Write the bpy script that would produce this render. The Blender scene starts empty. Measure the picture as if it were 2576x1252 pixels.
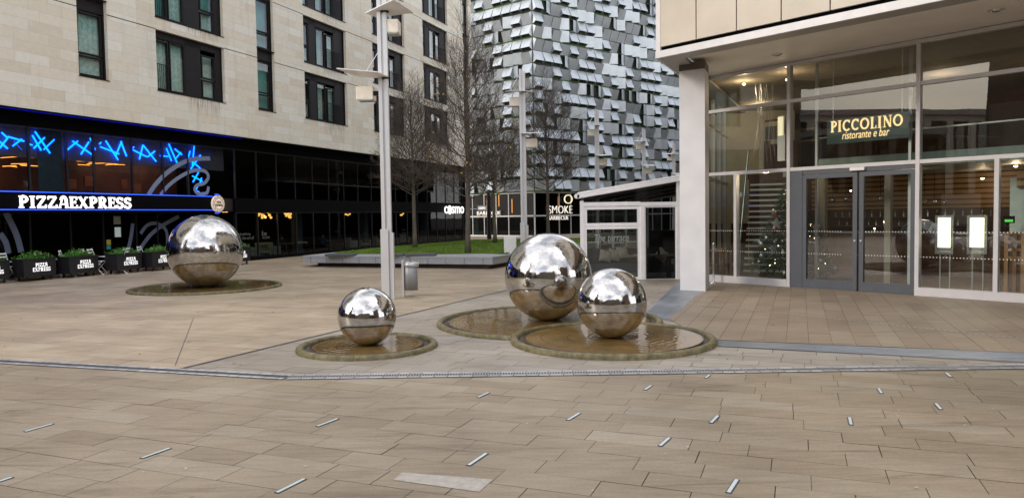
import bpy, math, random
from mathutils import Vector, Matrix
R = math.radians
S = bpy.context.scene
COL = S.collection
rnd = random.Random(7)

# ------------------------------------------------------------------ camera
FOC = 1840.0; PITCH = R(2.62); ROLL = R(-.886); CH = 1.6      # focal length in units of a 2576 px wide photo
cp, sp = math.cos(PITCH), math.sin(PITCH)
FW = Vector((0, cp, -sp)); UP0 = Vector((0, sp, cp)); X0 = Vector((1, 0, 0))
CX = X0*math.cos(ROLL) + UP0*math.sin(ROLL); CU = UP0*math.cos(ROLL) - X0*math.sin(ROLL)
cam = bpy.data.cameras.new('camera'); camo = bpy.data.objects.new('camera', cam); COL.objects.link(camo)
cam.sensor_width = 36; cam.lens = 36*FOC/2576; cam.clip_start = .05; cam.clip_end = 900
m = Matrix((CX, CU, -FW)).transposed().to_4x4(); m.translation = Vector((0, 0, CH)); camo.matrix_world = m
S.camera = camo

# ------------------------------------------------------------------ sky, sun, exposure
SUN_EL, SUN_AZ = R(24), R(-112)         # azimuth measured clockwise from +Y
w = bpy.data.worlds.new('World'); S.world = w; w.use_nodes = True
nt = w.node_tree; nt.nodes.clear()
out = nt.nodes.new('ShaderNodeOutputWorld'); bg = nt.nodes.new('ShaderNodeBackground')
sky = nt.nodes.new('ShaderNodeTexSky'); sky.sky_type = 'NISHITA'; sky.sun_disc = False
sky.sun_elevation = SUN_EL; sky.sun_rotation = SUN_AZ
tc = nt.nodes.new('ShaderNodeTexCoord'); mp = nt.nodes.new('ShaderNodeMapping'); mp.inputs['Scale'].default_value = (.9, .9, 2.0)
nz = nt.nodes.new('ShaderNodeTexNoise'); nz.inputs['Scale'].default_value = 1.3; nz.inputs['Detail'].default_value = 5; nz.inputs['Roughness'].default_value = .5
cr = nt.nodes.new('ShaderNodeValToRGB'); cr.color_ramp.elements[0].position = .30; cr.color_ramp.elements[1].position = .54
nz2 = nt.nodes.new('ShaderNodeTexNoise'); nz2.inputs['Scale'].default_value = 1.6; nz2.inputs['Detail'].default_value = 5
cr2 = nt.nodes.new('ShaderNodeValToRGB')
cr2.color_ramp.elements[0].color = (8.0, 8.2, 9.2, 1); cr2.color_ramp.elements[0].position = .35
cr2.color_ramp.elements[1].color = (14.5, 14.2, 14.0, 1); cr2.color_ramp.elements[1].position = .62
mx = nt.nodes.new('ShaderNodeMixRGB'); L = nt.links.new
L(tc.outputs['Generated'], mp.inputs['Vector']); L(mp.outputs[0], nz.inputs['Vector']); L(mp.outputs[0], nz2.inputs['Vector'])
L(nz.outputs['Fac'], cr.inputs[0]); L(nz2.outputs['Fac'], cr2.inputs[0])
L(cr.outputs[0], mx.inputs[0]); L(sky.outputs[0], mx.inputs[1]); L(cr2.outputs[0], mx.inputs[2]); L(mx.outputs[0], bg.inputs['Color'])
bg.inputs['Strength'].default_value = .13; L(bg.outputs[0], out.inputs[0])
sl = bpy.data.lights.new('sun', 'SUN'); sl.energy = 1.0; sl.angle = R(12); sl.color = (1, .87, .72)
so = bpy.data.objects.new('sun', sl); COL.objects.link(so)
sd = Vector((math.sin(SUN_AZ)*math.cos(SUN_EL), math.cos(SUN_AZ)*math.cos(SUN_EL), math.sin(SUN_EL)))
so.rotation_euler = sd.to_track_quat('Z', 'Y').to_euler()
S.view_settings.view_transform = 'Standard'; S.view_settings.look = 'None'; S.view_settings.exposure = .46; S.view_settings.gamma = 1
S.cycles.max_bounces = 10; S.cycles.transparent_max_bounces = 16; S.cycles.glossy_bounces = 5; S.cycles.sample_clamp_indirect = 6
S.cycles.caustics_reflective = False; S.cycles.caustics_refractive = False

# ------------------------------------------------------------------ helpers
def ray(a, b): return CX*((a-1288)/FOC) - CU*((b-626)/FOC) + FW
def G(a, b, z=0.):
    d = ray(a, b); return Vector((0, 0, CH)) + d*((z-CH)/d.z)
class Frame:                                     # a vertical plane: local x along it, y into the building, z up
    def __init__(s, O, az):
        a = R(az); s.O = Vector((O[0], O[1], 0)); s.t = Vector((math.sin(a), math.cos(a), 0)); s.rz = R(90-az); s.inn = Vector((-s.t.y, s.t.x, 0))
    def at(s, a, b, d=0.):                       # photo point -> (x, z) on the plane y=d
        v = ray(a, b); k = ((s.O-Vector((0, 0, 0))).dot(s.inn)+d)/v.dot(s.inn); p = Vector((0, 0, CH))+v*k
        return (p-s.O).dot(s.t), p.z
    def world(s, x, y, z): return s.O + s.t*x + s.inn*y + Vector((0, 0, z))
def tag(o, label=None, cat=None, group=None, kind=None):
    if label: o['label'] = label
    if cat: o['category'] = cat
    if group: o['group'] = group
    if kind: o['kind'] = kind
    return o
def empty(name, loc=(0, 0, 0), rz=0, label=None, cat=None, group=None):
    o = bpy.data.objects.new(name, None); COL.objects.link(o); o.location = loc; o.rotation_euler = (0, 0, rz); o.empty_display_size = .1
    return tag(o, label, cat, group)
def copy_tree(o, parent=None):
    c = o.copy(); COL.objects.link(c); c.parent = parent
    for ch in list(o.children): copy_tree(ch, c)
    return c
class MB:
    def __init__(s): s.v = []; s.f = []; s.mi = []; s.sm = []; s.cur = 0; s.smooth = False
    def add(s, vs, fs):
        b = len(s.v); s.v += [tuple(v) for v in vs]
        for f in fs: s.f.append(tuple(b+i for i in f)); s.mi.append(s.cur); s.sm.append(s.smooth)
    def box(s, x0, x1, y0, y1, z0, z1):
        s.add([(x0,y0,z0),(x1,y0,z0),(x1,y1,z0),(x0,y1,z0),(x0,y0,z1),(x1,y0,z1),(x1,y1,z1),(x0,y1,z1)],
              [(0,3,2,1),(4,5,6,7),(0,1,5,4),(1,2,6,5),(2,3,7,6),(3,0,4,7)]); return s
    def prism(s, poly, z0, z1):                  # poly counter-clockwise in xy
        n = len(poly); s.add([(p[0],p[1],z0) for p in poly]+[(p[0],p[1],z1) for p in poly],
            [tuple(range(n-1,-1,-1)), tuple(range(n,2*n))]+[(i,(i+1)%n,n+(i+1)%n,n+i) for i in range(n)]); return s
    def prism_xz(s, poly, y0, y1):
        n = len(poly); s.add([(p[0],y0,p[1]) for p in poly]+[(p[0],y1,p[1]) for p in poly],
            [tuple(range(n)), tuple(range(2*n-1,n-1,-1))]+[((i+1)%n,i,n+i,n+(i+1)%n) for i in range(n)]); return s
    def quad(s, a, b, c, d): s.add([a,b,c,d], [(0,1,2,3)]); return s
    def tube(s, pts, r, n=6, cap=True):
        pts = [Vector(p) for p in pts]; rs = r if isinstance(r, (list, tuple)) else [r]*len(pts); vs = []; fs = []
        for i, p in enumerate(pts):
            d = (pts[min(i+1, len(pts)-1)]-pts[max(i-1, 0)])
            if d.length < 1e-9: d = Vector((0, 0, 1))
            d.normalize(); a = Vector((0, 0, 1)) if abs(d.z) < .9 else Vector((1, 0, 0))
            u = d.cross(a).normalized(); w_ = d.cross(u)
            for k in range(n):
                t = 2*math.pi*k/n; vs.append(p+(u*math.cos(t)+w_*math.sin(t))*rs[i])
        for i in range(len(pts)-1):
            for k in range(n): fs.append((i*n+k, i*n+(k+1) % n, (i+1)*n+(k+1) % n, (i+1)*n+k))
        if cap: fs.append(tuple(range(n-1, -1, -1))); fs.append(tuple((len(pts)-1)*n+k for k in range(n)))
        s.add(vs, fs); return s
    def lathe(s, prof, n=32, c=(0, 0, 0), a0=0, a1=2*math.pi):
        full = abs(a1-a0-2*math.pi) < 1e-6; m_ = n if full else n+1; vs = []; fs = []
        for i in range(m_):
            t = a0+(a1-a0)*i/n
            for r_, z in prof: vs.append((c[0]+r_*math.cos(t), c[1]+r_*math.sin(t), c[2]+z))
        k = len(prof)
        for i in range(n):
            j = (i+1) % m_
            for q in range(k-1): fs.append((i*k+q, j*k+q, j*k+q+1, i*k+q+1))
        s.add(vs, fs); return s
    def ball(s, c, r, n=10, sz=1.):
        pr = [(max(r*math.sin(math.pi*i/n), 1e-4), -r*sz*math.cos(math.pi*i/n)) for i in range(n+1)]
        sm = s.smooth; s.smooth = True; s.lathe(pr, n+4, c); s.smooth = sm; return s
    def build(s, name, mats, parent=None, loc=None, smooth=None, bevel=0):
        me = bpy.data.meshes.new(name); me.from_pydata(s.v, [], s.f)
        for mt in (mats if isinstance(mats, (list, tuple)) else [mats]): me.materials.append(mt)
        me.polygons.foreach_set('material_index', s.mi)
        me.polygons.foreach_set('use_smooth', [smooth]*len(s.f) if smooth is not None else s.sm); me.update()
        o = bpy.data.objects.new(name, me); COL.objects.link(o); o.parent = parent
        if loc is not None: o.location = loc
        if bevel: 
            b = o.modifiers.new('bevel', 'BEVEL'); b.width = bevel; b.segments = 2; b.limit_method = 'ANGLE'
        return o
def text_obj(name, txt, mat, parent, loc, h, width=None, ext=.01, rot=(math.pi/2, 0, 0), shear=0, bold=0, align='LEFT', space=1.):
    cu = bpy.data.curves.new('tmp_text', 'FONT'); cu.body = txt; cu.size = 1; cu.extrude = 0; cu.shear = shear; cu.offset = bold; cu.space_character = space
    cu.resolution_u = 3
    t = bpy.data.objects.new('tmp_text', cu); COL.objects.link(t)
    dg = bpy.context.evaluated_depsgraph_get(); me = bpy.data.meshes.new_from_object(t.evaluated_get(dg)); me.name = name
    bpy.data.objects.remove(t); bpy.data.curves.remove(cu)
    xs = [v.co.x for v in me.vertices]; ys = [v.co.y for v in me.vertices]
    x0, x1, y0, y1 = min(xs), max(xs), min(ys), max(ys); sy = h/(y1-y0); sx = (width/(x1-x0)) if width else sy
    ox = -x0 if align == 'LEFT' else -(x0+x1)/2
    for v in me.vertices: v.co = Vector(((v.co.x+ox)*sx, (v.co.y-y0)*sy, 0))
    import bmesh
    bm = bmesh.new(); bm.from_mesh(me)
    if ext:
        r_ = bmesh.ops.extrude_face_region(bm, geom=list(bm.faces)); bmesh.ops.translate(bm, vec=(0, 0, ext), verts=[g for g in r_['geom'] if isinstance(g, bmesh.types.BMVert)])
    bm.to_mesh(me); bm.free(); me.materials.clear(); me.materials.append(mat)
    o = bpy.data.objects.new(name, me); COL.objects.link(o); o.parent = parent; o.location = loc; o.rotation_euler = rot
    return o

# ------------------------------------------------------------------ materials
def newmat(name):
    mt = bpy.data.materials.new(name); mt.use_nodes = True; return mt, mt.node_tree, mt.node_tree.nodes['Principled BSDF'], mt.node_tree.links.new
def col4(c): return (c[0], c[1], c[2], 1)
def flat(name, c, rough=.6, metal=0, var=.12, scale=6., bump=0., bscale=40., spec=.5):
    mt, t, b, l = newmat(name)
    tc = t.nodes.new('ShaderNodeTexCoord'); n = t.nodes.new('ShaderNodeTexNoise'); n.inputs['Scale'].default_value = scale; n.inputs['Detail'].default_value = 6
    l(tc.outputs['Object'], n.inputs['Vector'])
    r = t.nodes.new('ShaderNodeValToRGB'); r.color_ramp.elements[0].position = .3; r.color_ramp.elements[1].position = .7
    r.color_ramp.elements[0].color = col4([x*(1-var) for x in c]); r.color_ramp.elements[1].color = col4([min(1, x*(1+var)) for x in c])
    l(n.outputs['Fac'], r.inputs[0]); l(r.outputs[0], b.inputs['Base Color'])
    b.inputs['Roughness'].default_value = rough; b.inputs['Metallic'].default_value = metal; b.inputs['Specular IOR Level'].default_value = spec
    if bump:
        n2 = t.nodes.new('ShaderNodeTexNoise'); n2.inputs['Scale'].default_value = bscale; n2.inputs['Detail'].default_value = 4
        bp = t.nodes.new('ShaderNodeBump'); bp.inputs['Strength'].default_value = bump; bp.inputs['Distance'].default_value = .01
        l(tc.outputs['Object'], n2.inputs['Vector']); l(n2.outputs['Fac'], bp.inputs['Height']); l(bp.outputs[0], b.inputs['Normal'])
    return mt
def emit(name, c, k):
    mt, t, b, l = newmat(name); b.inputs['Base Color'].default_value = col4(c); b.inputs['Emission Color'].default_value = col4(c); b.inputs['Emission Strength'].default_value = k
    return mt
def glass(name, tint=(.8, .85, .83), refl=1.6, rough=0., ior=1.5):
    mt = bpy.data.materials.new(name); mt.use_nodes = True; t = mt.node_tree; t.nodes.clear(); l = t.links.new
    o = t.nodes.new('ShaderNodeOutputMaterial'); tr = t.nodes.new('ShaderNodeBsdfTransparent'); tr.inputs[0].default_value = col4(tint)
    gl = t.nodes.new('ShaderNodeBsdfGlossy'); gl.inputs['Roughness'].default_value = rough
    fr = t.nodes.new('ShaderNodeFresnel'); fr.inputs[0].default_value = ior; mu = t.nodes.new('ShaderNodeMath'); mu.operation = 'MULTIPLY'; mu.use_clamp = True; mu.inputs[1].default_value = refl
    # Fresnel gives total reflection on back faces: use the geometry's own facing so both sides act as one thin pane
    lw = t.nodes.new('ShaderNodeLayerWeight'); lw.inputs[0].default_value = .5
    pw = t.nodes.new('ShaderNodeMath'); pw.operation = 'POWER'; pw.inputs[1].default_value = 4.; l(lw.outputs['Facing'], pw.inputs[0])
    ma = t.nodes.new('ShaderNodeMath'); ma.operation = 'MULTIPLY_ADD'; ma.inputs[1].default_value = .9; ma.inputs[2].default_value = .05; l(pw.outputs[0], ma.inputs[0])
    l(ma.outputs[0], mu.inputs[0]); mx = t.nodes.new('ShaderNodeMixShader'); l(mu.outputs[0], mx.inputs[0]); l(tr.outputs[0], mx.inputs[1]); l(gl.outputs[0], mx.inputs[2])
    tc = t.nodes.new('ShaderNodeTexCoord'); n = t.nodes.new('ShaderNodeTexNoise'); n.inputs['Scale'].default_value = .7; bp = t.nodes.new('ShaderNodeBump'); bp.inputs['Strength'].default_value = .025; bp.inputs['Distance'].default_value = .05
    l(tc.outputs['Object'], n.inputs['Vector']); l(n.outputs['Fac'], bp.inputs['Height']); l(bp.outputs[0], gl.inputs['Normal'])
    l(mx.outputs[0], o.inputs[0]); t.nodes.remove(fr); return mt
M = {}
M['alu'] = flat('light_grey_metal', (.55, .55, .57), .38, .55, .05)
M['alu_w'] = flat('painted_frame', (.60, .585, .60), .42, .1, .05)
M['alu_p'] = flat('white_pavilion_frame', (.86, .85, .87), .42, 0, .04)
M['post'] = flat('grey_painted_post', (.60, .60, .61), .4, .3, .06, 2)
M['steel'] = flat('brushed_steel', (.6, .6, .6), .2, 1, .05)
M['dark_frame'] = flat('dark_brown_frame', (.013, .011, .012), .5, 0, .15, spec=.2)
M['black'] = flat('black_panel', (.003, .003, .004), .6, 0, .1, spec=.05)
M['matt_black'] = flat('matt_black', (.004, .004, .005), .9, 0, .1, spec=.05)
M['door_grey'] = flat('door_grey', (.085, .095, .115), .45, .2, .05)
M['rubber'] = flat('rubber', (.01, .01, .01), .8)
M['planter'] = flat('planter_black', (.010, .010, .013), .5, 0, .25, 8, .15, 120)
M['white'] = flat('white_paint', (.85, .85, .85), .45, 0, .04)
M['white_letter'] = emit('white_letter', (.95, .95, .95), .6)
M['lit_white'] = emit('lit_white', (1, .98, .95), .9)
M['sign_soft'] = emit('soft_lit_letter', (1, .93, .82), .42)
M['lit_cream'] = emit('lit_cream', (1, .9, .6), .55)
M['menu'] = emit('menu_screen', (1, .88, .62), 1.9)
M['neon'] = emit('blue_neon', (.0, .09, 1.0), 11)
M['glow_panel'] = flat('grey_glow_panel', (.11, .11, .12), .8)
M['neon_line'] = emit('blue_line', (.02, .10, 1), 1.1)
M['soffit_glow'] = emit('blue_soffit_glow', (.0, .01, 1), .35)
M['orange'] = emit('orange_tube', (1, .36, .05), 2.6)
M['amber'] = emit('amber_globe', (1, .52, .12), 2.2)
M['warm_spot'] = emit('warm_spot', (1, .75, .45), 9)
M['green_lit'] = emit('green_screen', (.12, .8, .10), .5)
M['gold'] = emit('gold_letter', (1, .70, .34), .9)
M['glass_dark'] = glass('smoked_glass', (.30, .33, .33), .42)
M['glass_px'] = glass('tinted_glass', (.62, .64, .68), .45)
M['glass'] = glass('clear_glass', (.80, .86, .83), 2.1)
M['glass_win'] = glass('window_glass', (.66, .80, .78), 2.0)
M['decal'] = glass('frosted_decal', (.55, .55, .6), 1.5, .6)
M['curtain'] = flat('net_curtain', (.62, .70, .68), .9, 0, .25, 9)
M['curtain_teal'] = flat('teal_blind', (.26, .52, .52), .8, 0, .15, 3)
M['granite'] = flat('grey_granite', (.36, .37, .39), .5, 0, .14, 30, .2, 90)
M['granite_dark'] = flat('dark_granite', (.085, .09, .10), .5, 0, .2, 30, .2, 90)
M['plinth'] = flat('brown_plinth', (.07, .055, .045), .8, 0, .25, 6, .3, 30)
M['slot'] = flat('dark_slot', (.050, .052, .060), .5, 0, .3, 5)
M['joint'] = flat('joint_bed', (.075, .062, .05), .9, 0, .3, 3)
M['grass'] = flat('grass', (.10, .16, .02), .9, 0, .4, 2.0, .6, 60, .1)
M['blade'] = flat('grass_blade', (.115, .20, .03), .8, 0, .5, 1.2, spec=.2)
M['bark'] = flat('bark', (.14, .115, .09), .9, 0, .3, 12, .6, 40)
M['twig'] = flat('twig', (.095, .074, .060), .9, 0, .2)
M['leaf_yellow'] = flat('yellow_leaf', (.55, .42, .08), .7)
M['leaf'] = flat('leaf', (.09, .27, .04), .6, 0, .5, 14)
M['cream_wall'] = flat('cream_wall', (.56, .52, .40), .8, 0, .06)
M['brown_panel'] = flat('brown_panel', (.10, .045, .025), .5, 0, .3, 5)
M['wood'] = flat('oak_screen', (.33, .17, .07), .5, 0, .25, 4)
M['wood_floor'] = flat('wood_floor', (.16, .09, .05), .4, 0, .25, 4)
M['soffit'] = flat('white_soffit', (.86, .82, .77), .7, 0, .04, 1.5)
M['soffit_edge'] = flat('metal_soffit', (.38, .36, .34), .5, .2, .08, 1)
M['fir'] = flat('fir_needles', (.040, .10, .045), .8, 0, .4, 14)
M['red'] = flat('red_bauble', (.5, .02, .02), .15, .5)
M['silver'] = flat('silver_bauble', (.75, .75, .75), .2, .7)
M['terracotta'] = flat('terracotta_pot', (.30, .10, .04), .7)
M['sofa'] = flat('dark_grey_sofa', (.035, .037, .042), .85, 0, .2, 14)
M['cushion'] = flat('beige_cushion', (.35, .31, .26), .9, 0, .2, 12)
M['tub'] = flat('pale_green_chair', (.40, .46, .40), .7, 0, .15)
M['skin'] = flat('skin', (.45, .27, .19), .6, 0, .06)
M['blue_cloth'] = flat('blue_cloth', (.04, .09, .22), .85)
M['dark_cloth'] = flat('dark_cloth', (.03, .035, .05), .85)
M['white_cloth'] = flat('white_cloth', (.7, .7, .7), .85)
M['yellow_paper'] = flat('yellow_paper', (.6, .55, .08), .7)
M['cyan_paper'] = flat('cyan_paper', (.05, .5, .5), .7)
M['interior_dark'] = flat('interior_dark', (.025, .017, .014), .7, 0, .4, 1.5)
M['interior_brown'] = flat('interior_brown', (.13, .06, .035), .7, 0, .45, 1.2)
M['strip_white'] = flat('acrylic_strip', (.52, .59, .61), .3, 0, .05)

def stone_mat():
    mt, t, b, l = newmat('limestone_cladding')
    tc = t.nodes.new('ShaderNodeTexCoord'); sx = t.nodes.new('ShaderNodeSeparateXYZ'); cx = t.nodes.new('ShaderNodeCombineXYZ')
    l(tc.outputs['Object'], sx.inputs[0]); l(sx.outputs[0], cx.inputs[0]); l(sx.outputs[2], cx.inputs[1])
    mp = t.nodes.new('ShaderNodeMapping'); mp.inputs['Location'].default_value = (.2, -.0, 0); l(cx.outputs[0], mp.inputs[0])
    br = t.nodes.new('ShaderNodeTexBrick'); br.offset = .42; br.offset_frequency = 2; br.squash = 1.35; br.squash_frequency = 3
    br.inputs['Scale'].default_value = 1; br.inputs['Brick Width'].default_value = .98; br.inputs['Row Height'].default_value = .2938
    br.inputs['Mortar Size'].default_value = .004; br.inputs['Mortar Smooth'].default_value = .3; br.inputs['Bias'].default_value = 0
    br.inputs['Color1'].default_value = (0, 0, 0, 1); br.inputs['Color2'].default_value = (1, 1, 1, 1); br.inputs['Mortar'].default_value = (.5, .5, .5, 1)
    l(mp.outputs[0], br.inputs['Vector'])
    r = t.nodes.new('ShaderNodeValToRGB'); e = r.color_ramp.elements
    e[0].position = 0; e[0].color = (.70, .63, .52, 1); e[1].position = 1; e[1].color = (.81, .785, .71, 1); n_ = e.new(.35); n_.color = (.76, .70, .59, 1); n_ = e.new(.7); n_.color = (.75, .715, .63, 1)
    l(br.outputs['Color'], r.inputs[0])
    nz = t.nodes.new('ShaderNodeTexNoise'); nz.inputs['Scale'].default_value = 9; nz.inputs['Detail'].default_value = 7; l(tc.outputs['Object'], nz.inputs['Vector'])
    m2 = t.nodes.new('ShaderNodeMapping'); m2.inputs['Scale'].default_value = (3.5, 3.5, .35); l(tc.outputs['Object'], m2.inputs[0])
    n3 = t.nodes.new('ShaderNodeTexNoise'); n3.inputs['Scale'].default_value = 1.0; n3.inputs['Detail'].default_value = 5; l(m2.outputs[0], n3.inputs['Vector'])
    r3 = t.nodes.new('ShaderNodeValToRGB'); r3.color_ramp.elements[0].position = .55; r3.color_ramp.elements[1].position = .82; r3.color_ramp.elements[0].color = (1, 1, 1, 1); r3.color_ramp.elements[1].color = (.66, .66, .66, 1)
    l(n3.outputs['Fac'], r3.inputs[0])
    a = t.nodes.new('ShaderNodeMixRGB'); a.blend_type = 'MULTIPLY'; a.inputs[0].default_value = .18; l(r.outputs[0], a.inputs[1]); l(nz.outputs['Fac'], a.inputs[2])
    c = t.nodes.new('ShaderNodeMixRGB'); c.blend_type = 'MULTIPLY'; c.inputs[0].default_value = .5; l(a.outputs[0], c.inputs[1]); l(r3.outputs[0], c.inputs[2])
    d = t.nodes.new('ShaderNodeMixRGB'); d.inputs[2].default_value = (.30, .27, .22, 1)
    mm = t.nodes.new('ShaderNodeMath'); mm.operation = 'MULTIPLY'; mm.inputs[1].default_value = .55; l(br.outputs['Fac'], mm.inputs[0]); l(mm.outputs[0], d.inputs[0]); l(c.outputs[0], d.inputs[1])
    l(d.outputs[0], b.inputs['Base Color']); b.inputs['Roughness'].default_value = .85
    bp = t.nodes.new('ShaderNodeBump'); bp.inputs['Strength'].default_value = .25; bp.inputs['Distance'].default_value = .004; iv = t.nodes.new('ShaderNodeMath'); iv.operation = 'SUBTRACT'; iv.inputs[0].default_value = 1; l(br.outputs['Fac'], iv.inputs[1])
    l(iv.outputs[0], bp.inputs['Height']); l(bp.outputs[0], b.inputs['Normal'])
    return mt
M['stone'] = stone_mat()

def paving_mat(name, c0, c1, c2, rough=.58, stain=.75, wet=1.0):
    mt, t, b, l = newmat(name)
    at = t.nodes.new('ShaderNodeAttribute'); at.attribute_name = 'tone'; r = t.nodes.new('ShaderNodeValToRGB'); e = r.color_ramp.elements
    e[0].color = col4(c0); e[1].color = col4(c2); n_ = e.new(.5); n_.color = col4(c1); l(at.outputs['Fac'], r.inputs[0])
    ge = t.nodes.new('ShaderNodeNewGeometry')
    n = t.nodes.new('ShaderNodeTexNoise'); n.inputs['Scale'].default_value = .55; n.inputs['Detail'].default_value = 8; n.inputs['Roughness'].default_value = .62; l(ge.outputs['Position'], n.inputs['Vector'])
    r2 = t.nodes.new('ShaderNodeValToRGB'); r2.color_ramp.elements[0].position = .36; r2.color_ramp.elements[1].position = .62
    r2.color_ramp.elements[0].color = (.62, .61, .60, 1); r2.color_ramp.elements[1].color = (1, 1, 1, 1); l(n.outputs['Fac'], r2.inputs[0])
    n2 = t.nodes.new('ShaderNodeTexNoise'); n2.inputs['Scale'].default_value = 38; n2.inputs['Detail'].default_value = 6; n2.inputs['Roughness'].default_value = .7; l(ge.outputs['Position'], n2.inputs['Vector'])
    r4 = t.nodes.new('ShaderNodeValToRGB'); r4.color_ramp.elements[0].position = .3; r4.color_ramp.elements[1].position = .7; r4.color_ramp.elements[0].color = (.78, .78, .78, 1); l(n2.outputs['Fac'], r4.inputs[0])
    mpn = t.nodes.new('ShaderNodeMapping'); mpn.inputs['Rotation'].default_value = (0, 0, R(21)); mpn.inputs['Scale'].default_value = (1.2, 9, 1); l(ge.outputs['Position'], mpn.inputs[0])
    n5 = t.nodes.new('ShaderNodeTexNoise'); n5.inputs['Scale'].default_value = 2.2; n5.inputs['Detail'].default_value = 5; l(mpn.outputs[0], n5.inputs['Vector'])
    r5 = t.nodes.new('ShaderNodeValToRGB'); r5.color_ramp.elements[0].position = .3; r5.color_ramp.elements[1].position = .6; r5.color_ramp.elements[0].color = (.8, .79, .78, 1); l(n5.outputs['Fac'], r5.inputs[0])
    a = t.nodes.new('ShaderNodeMixRGB'); a.blend_type = 'MULTIPLY'; a.inputs[0].default_value = stain; l(r.outputs[0], a.inputs[1]); l(r2.outputs[0], a.inputs[2])
    c = t.nodes.new('ShaderNodeMixRGB'); c.blend_type = 'MULTIPLY'; c.inputs[0].default_value = .8; l(a.outputs[0], c.inputs[1]); l(r4.outputs[0], c.inputs[2])
    d = t.nodes.new('ShaderNodeMixRGB'); d.blend_type = 'MULTIPLY'; d.inputs[0].default_value = .8; l(c.outputs[0], d.inputs[1]); l(r5.outputs[0], d.inputs[2])
    n6 = t.nodes.new('ShaderNodeTexNoise'); n6.inputs['Scale'].default_value = .42; n6.inputs['Detail'].default_value = 9; n6.inputs['Roughness'].default_value = .68; n6.inputs['Distortion'].default_value = .6; l(mpn.outputs[0], n6.inputs['Vector'])
    r6 = t.nodes.new('ShaderNodeValToRGB'); r6.color_ramp.elements[0].position = .56; r6.color_ramp.elements[1].position = .64; r6.color_ramp.elements[0].color = (1, 1, 1, 1); r6.color_ramp.elements[1].color = (.74, .72, .70, 1); l(n6.outputs['Fac'], r6.inputs[0])
    d6 = t.nodes.new('ShaderNodeMixRGB'); d6.blend_type = 'MULTIPLY'; d6.inputs[0].default_value = wet; l(d.outputs[0], d6.inputs[1]); l(r6.outputs[0], d6.inputs[2]); d = d6
    l(d.outputs[0], b.inputs['Base Color']); b.inputs['Roughness'].default_value = rough
    rr = t.nodes.new('ShaderNodeMapRange'); rr.inputs[3].default_value = rough-.14; rr.inputs[4].default_value = rough+.12; l(n.outputs['Fac'], rr.inputs[0]); l(rr.outputs[0], b.inputs['Roughness'])
    bp = t.nodes.new('ShaderNodeBump'); bp.inputs['Strength'].default_value = .35; bp.inputs['Distance'].default_value = .004; l(n2.outputs['Fac'], bp.inputs['Height']); l(bp.outputs[0], b.inputs['Normal'])
    return mt
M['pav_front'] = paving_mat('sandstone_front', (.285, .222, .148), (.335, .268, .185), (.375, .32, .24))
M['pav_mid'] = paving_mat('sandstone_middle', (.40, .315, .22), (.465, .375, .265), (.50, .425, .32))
M['pav_grey'] = paving_mat('sandstone_greyer', (.33, .285, .23), (.385, .335, .275), (.42, .39, .345), .5)
M['pav_right'] = paving_mat('sandstone_right', (.28, .21, .148), (.335, .26, .185), (.375, .31, .235))
M['pav_granite'] = paving_mat('granite_slabs', (.17, .195, .23), (.24, .27, .31), (.33, .36, .40), .4)
M['sett'] = paving_mat('granite_setts', (.34, .34, .345), (.44, .44, .445), (.54, .54, .54), .6)

def sphere_mat():
    mt, t, b, l = newmat('polished_steel')
    b.inputs['Metallic'].default_value = 1; b.inputs['Roughness'].default_value = .035
    tc = t.nodes.new('ShaderNodeTexCoord'); sx = t.nodes.new('ShaderNodeSeparateXYZ'); l(tc.outputs['Object'], sx.inputs[0])
    n0 = t.nodes.new('ShaderNodeTexNoise'); n0.inputs['Scale'].default_value = 14; n0.inputs['Detail'].default_value = 6; l(tc.outputs['Object'], n0.inputs['Vector'])
    r0 = t.nodes.new('ShaderNodeValToRGB'); r0.color_ramp.elements[0].color = (.42, .405, .39, 1); r0.color_ramp.elements[1].color = (.56, .55, .54, 1); r0.color_ramp.elements[0].position = .3; r0.color_ramp.elements[1].position = .6
    l(n0.outputs['Fac'], r0.inputs[0]); l(r0.outputs[0], b.inputs['Base Color'])
    ms = t.nodes.new('ShaderNodeMapping'); ms.inputs['Scale'].default_value = (16, 16, 1.6); l(tc.outputs['Object'], ms.inputs[0])
    ns = t.nodes.new('ShaderNodeTexNoise'); ns.inputs['Scale'].default_value = 1.0; ns.inputs['Detail'].default_value = 5; l(ms.outputs[0], ns.inputs['Vector'])
    rs = t.nodes.new('ShaderNodeMapRange'); rs.inputs[1].default_value = .5; rs.inputs[2].default_value = .8; rs.inputs[3].default_value = .065; rs.inputs[4].default_value = .30; l(ns.outputs['Fac'], rs.inputs[0]); l(rs.outputs[0], b.inputs['Roughness'])
    n = t.nodes.new('ShaderNodeTexNoise'); n.inputs['Scale'].default_value = 2.4; n.inputs['Detail'].default_value = 2; l(tc.outputs['Object'], n.inputs['Vector'])
    n2 = t.nodes.new('ShaderNodeTexNoise'); n2.inputs['Scale'].default_value = 19; n2.inputs['Detail'].default_value = 3; l(tc.outputs['Object'], n2.inputs['Vector'])
    gt = t.nodes.new('ShaderNodeMapRange'); gt.inputs[1].default_value = .02; gt.inputs[2].default_value = .30; gt.inputs[3].default_value = .04; l(sx.outputs[2], gt.inputs[0])
    mu = t.nodes.new('ShaderNodeMath'); mu.operation = 'MULTIPLY'; l(n2.outputs['Fac'], mu.inputs[0]); l(gt.outputs[0], mu.inputs[1])
    b1 = t.nodes.new('ShaderNodeBump'); b1.inputs['Strength'].default_value = .13; b1.inputs['Distance'].default_value = .06; l(n.outputs['Fac'], b1.inputs['Height'])
    b2 = t.nodes.new('ShaderNodeBump'); b2.inputs['Strength'].default_value = .30; b2.inputs['Distance'].default_value = .012; l(mu.outputs[0], b2.inputs['Height']); l(b1.outputs[0], b2.inputs['Normal'])
    l(b2.outputs[0], b.inputs['Normal']); return mt
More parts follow.
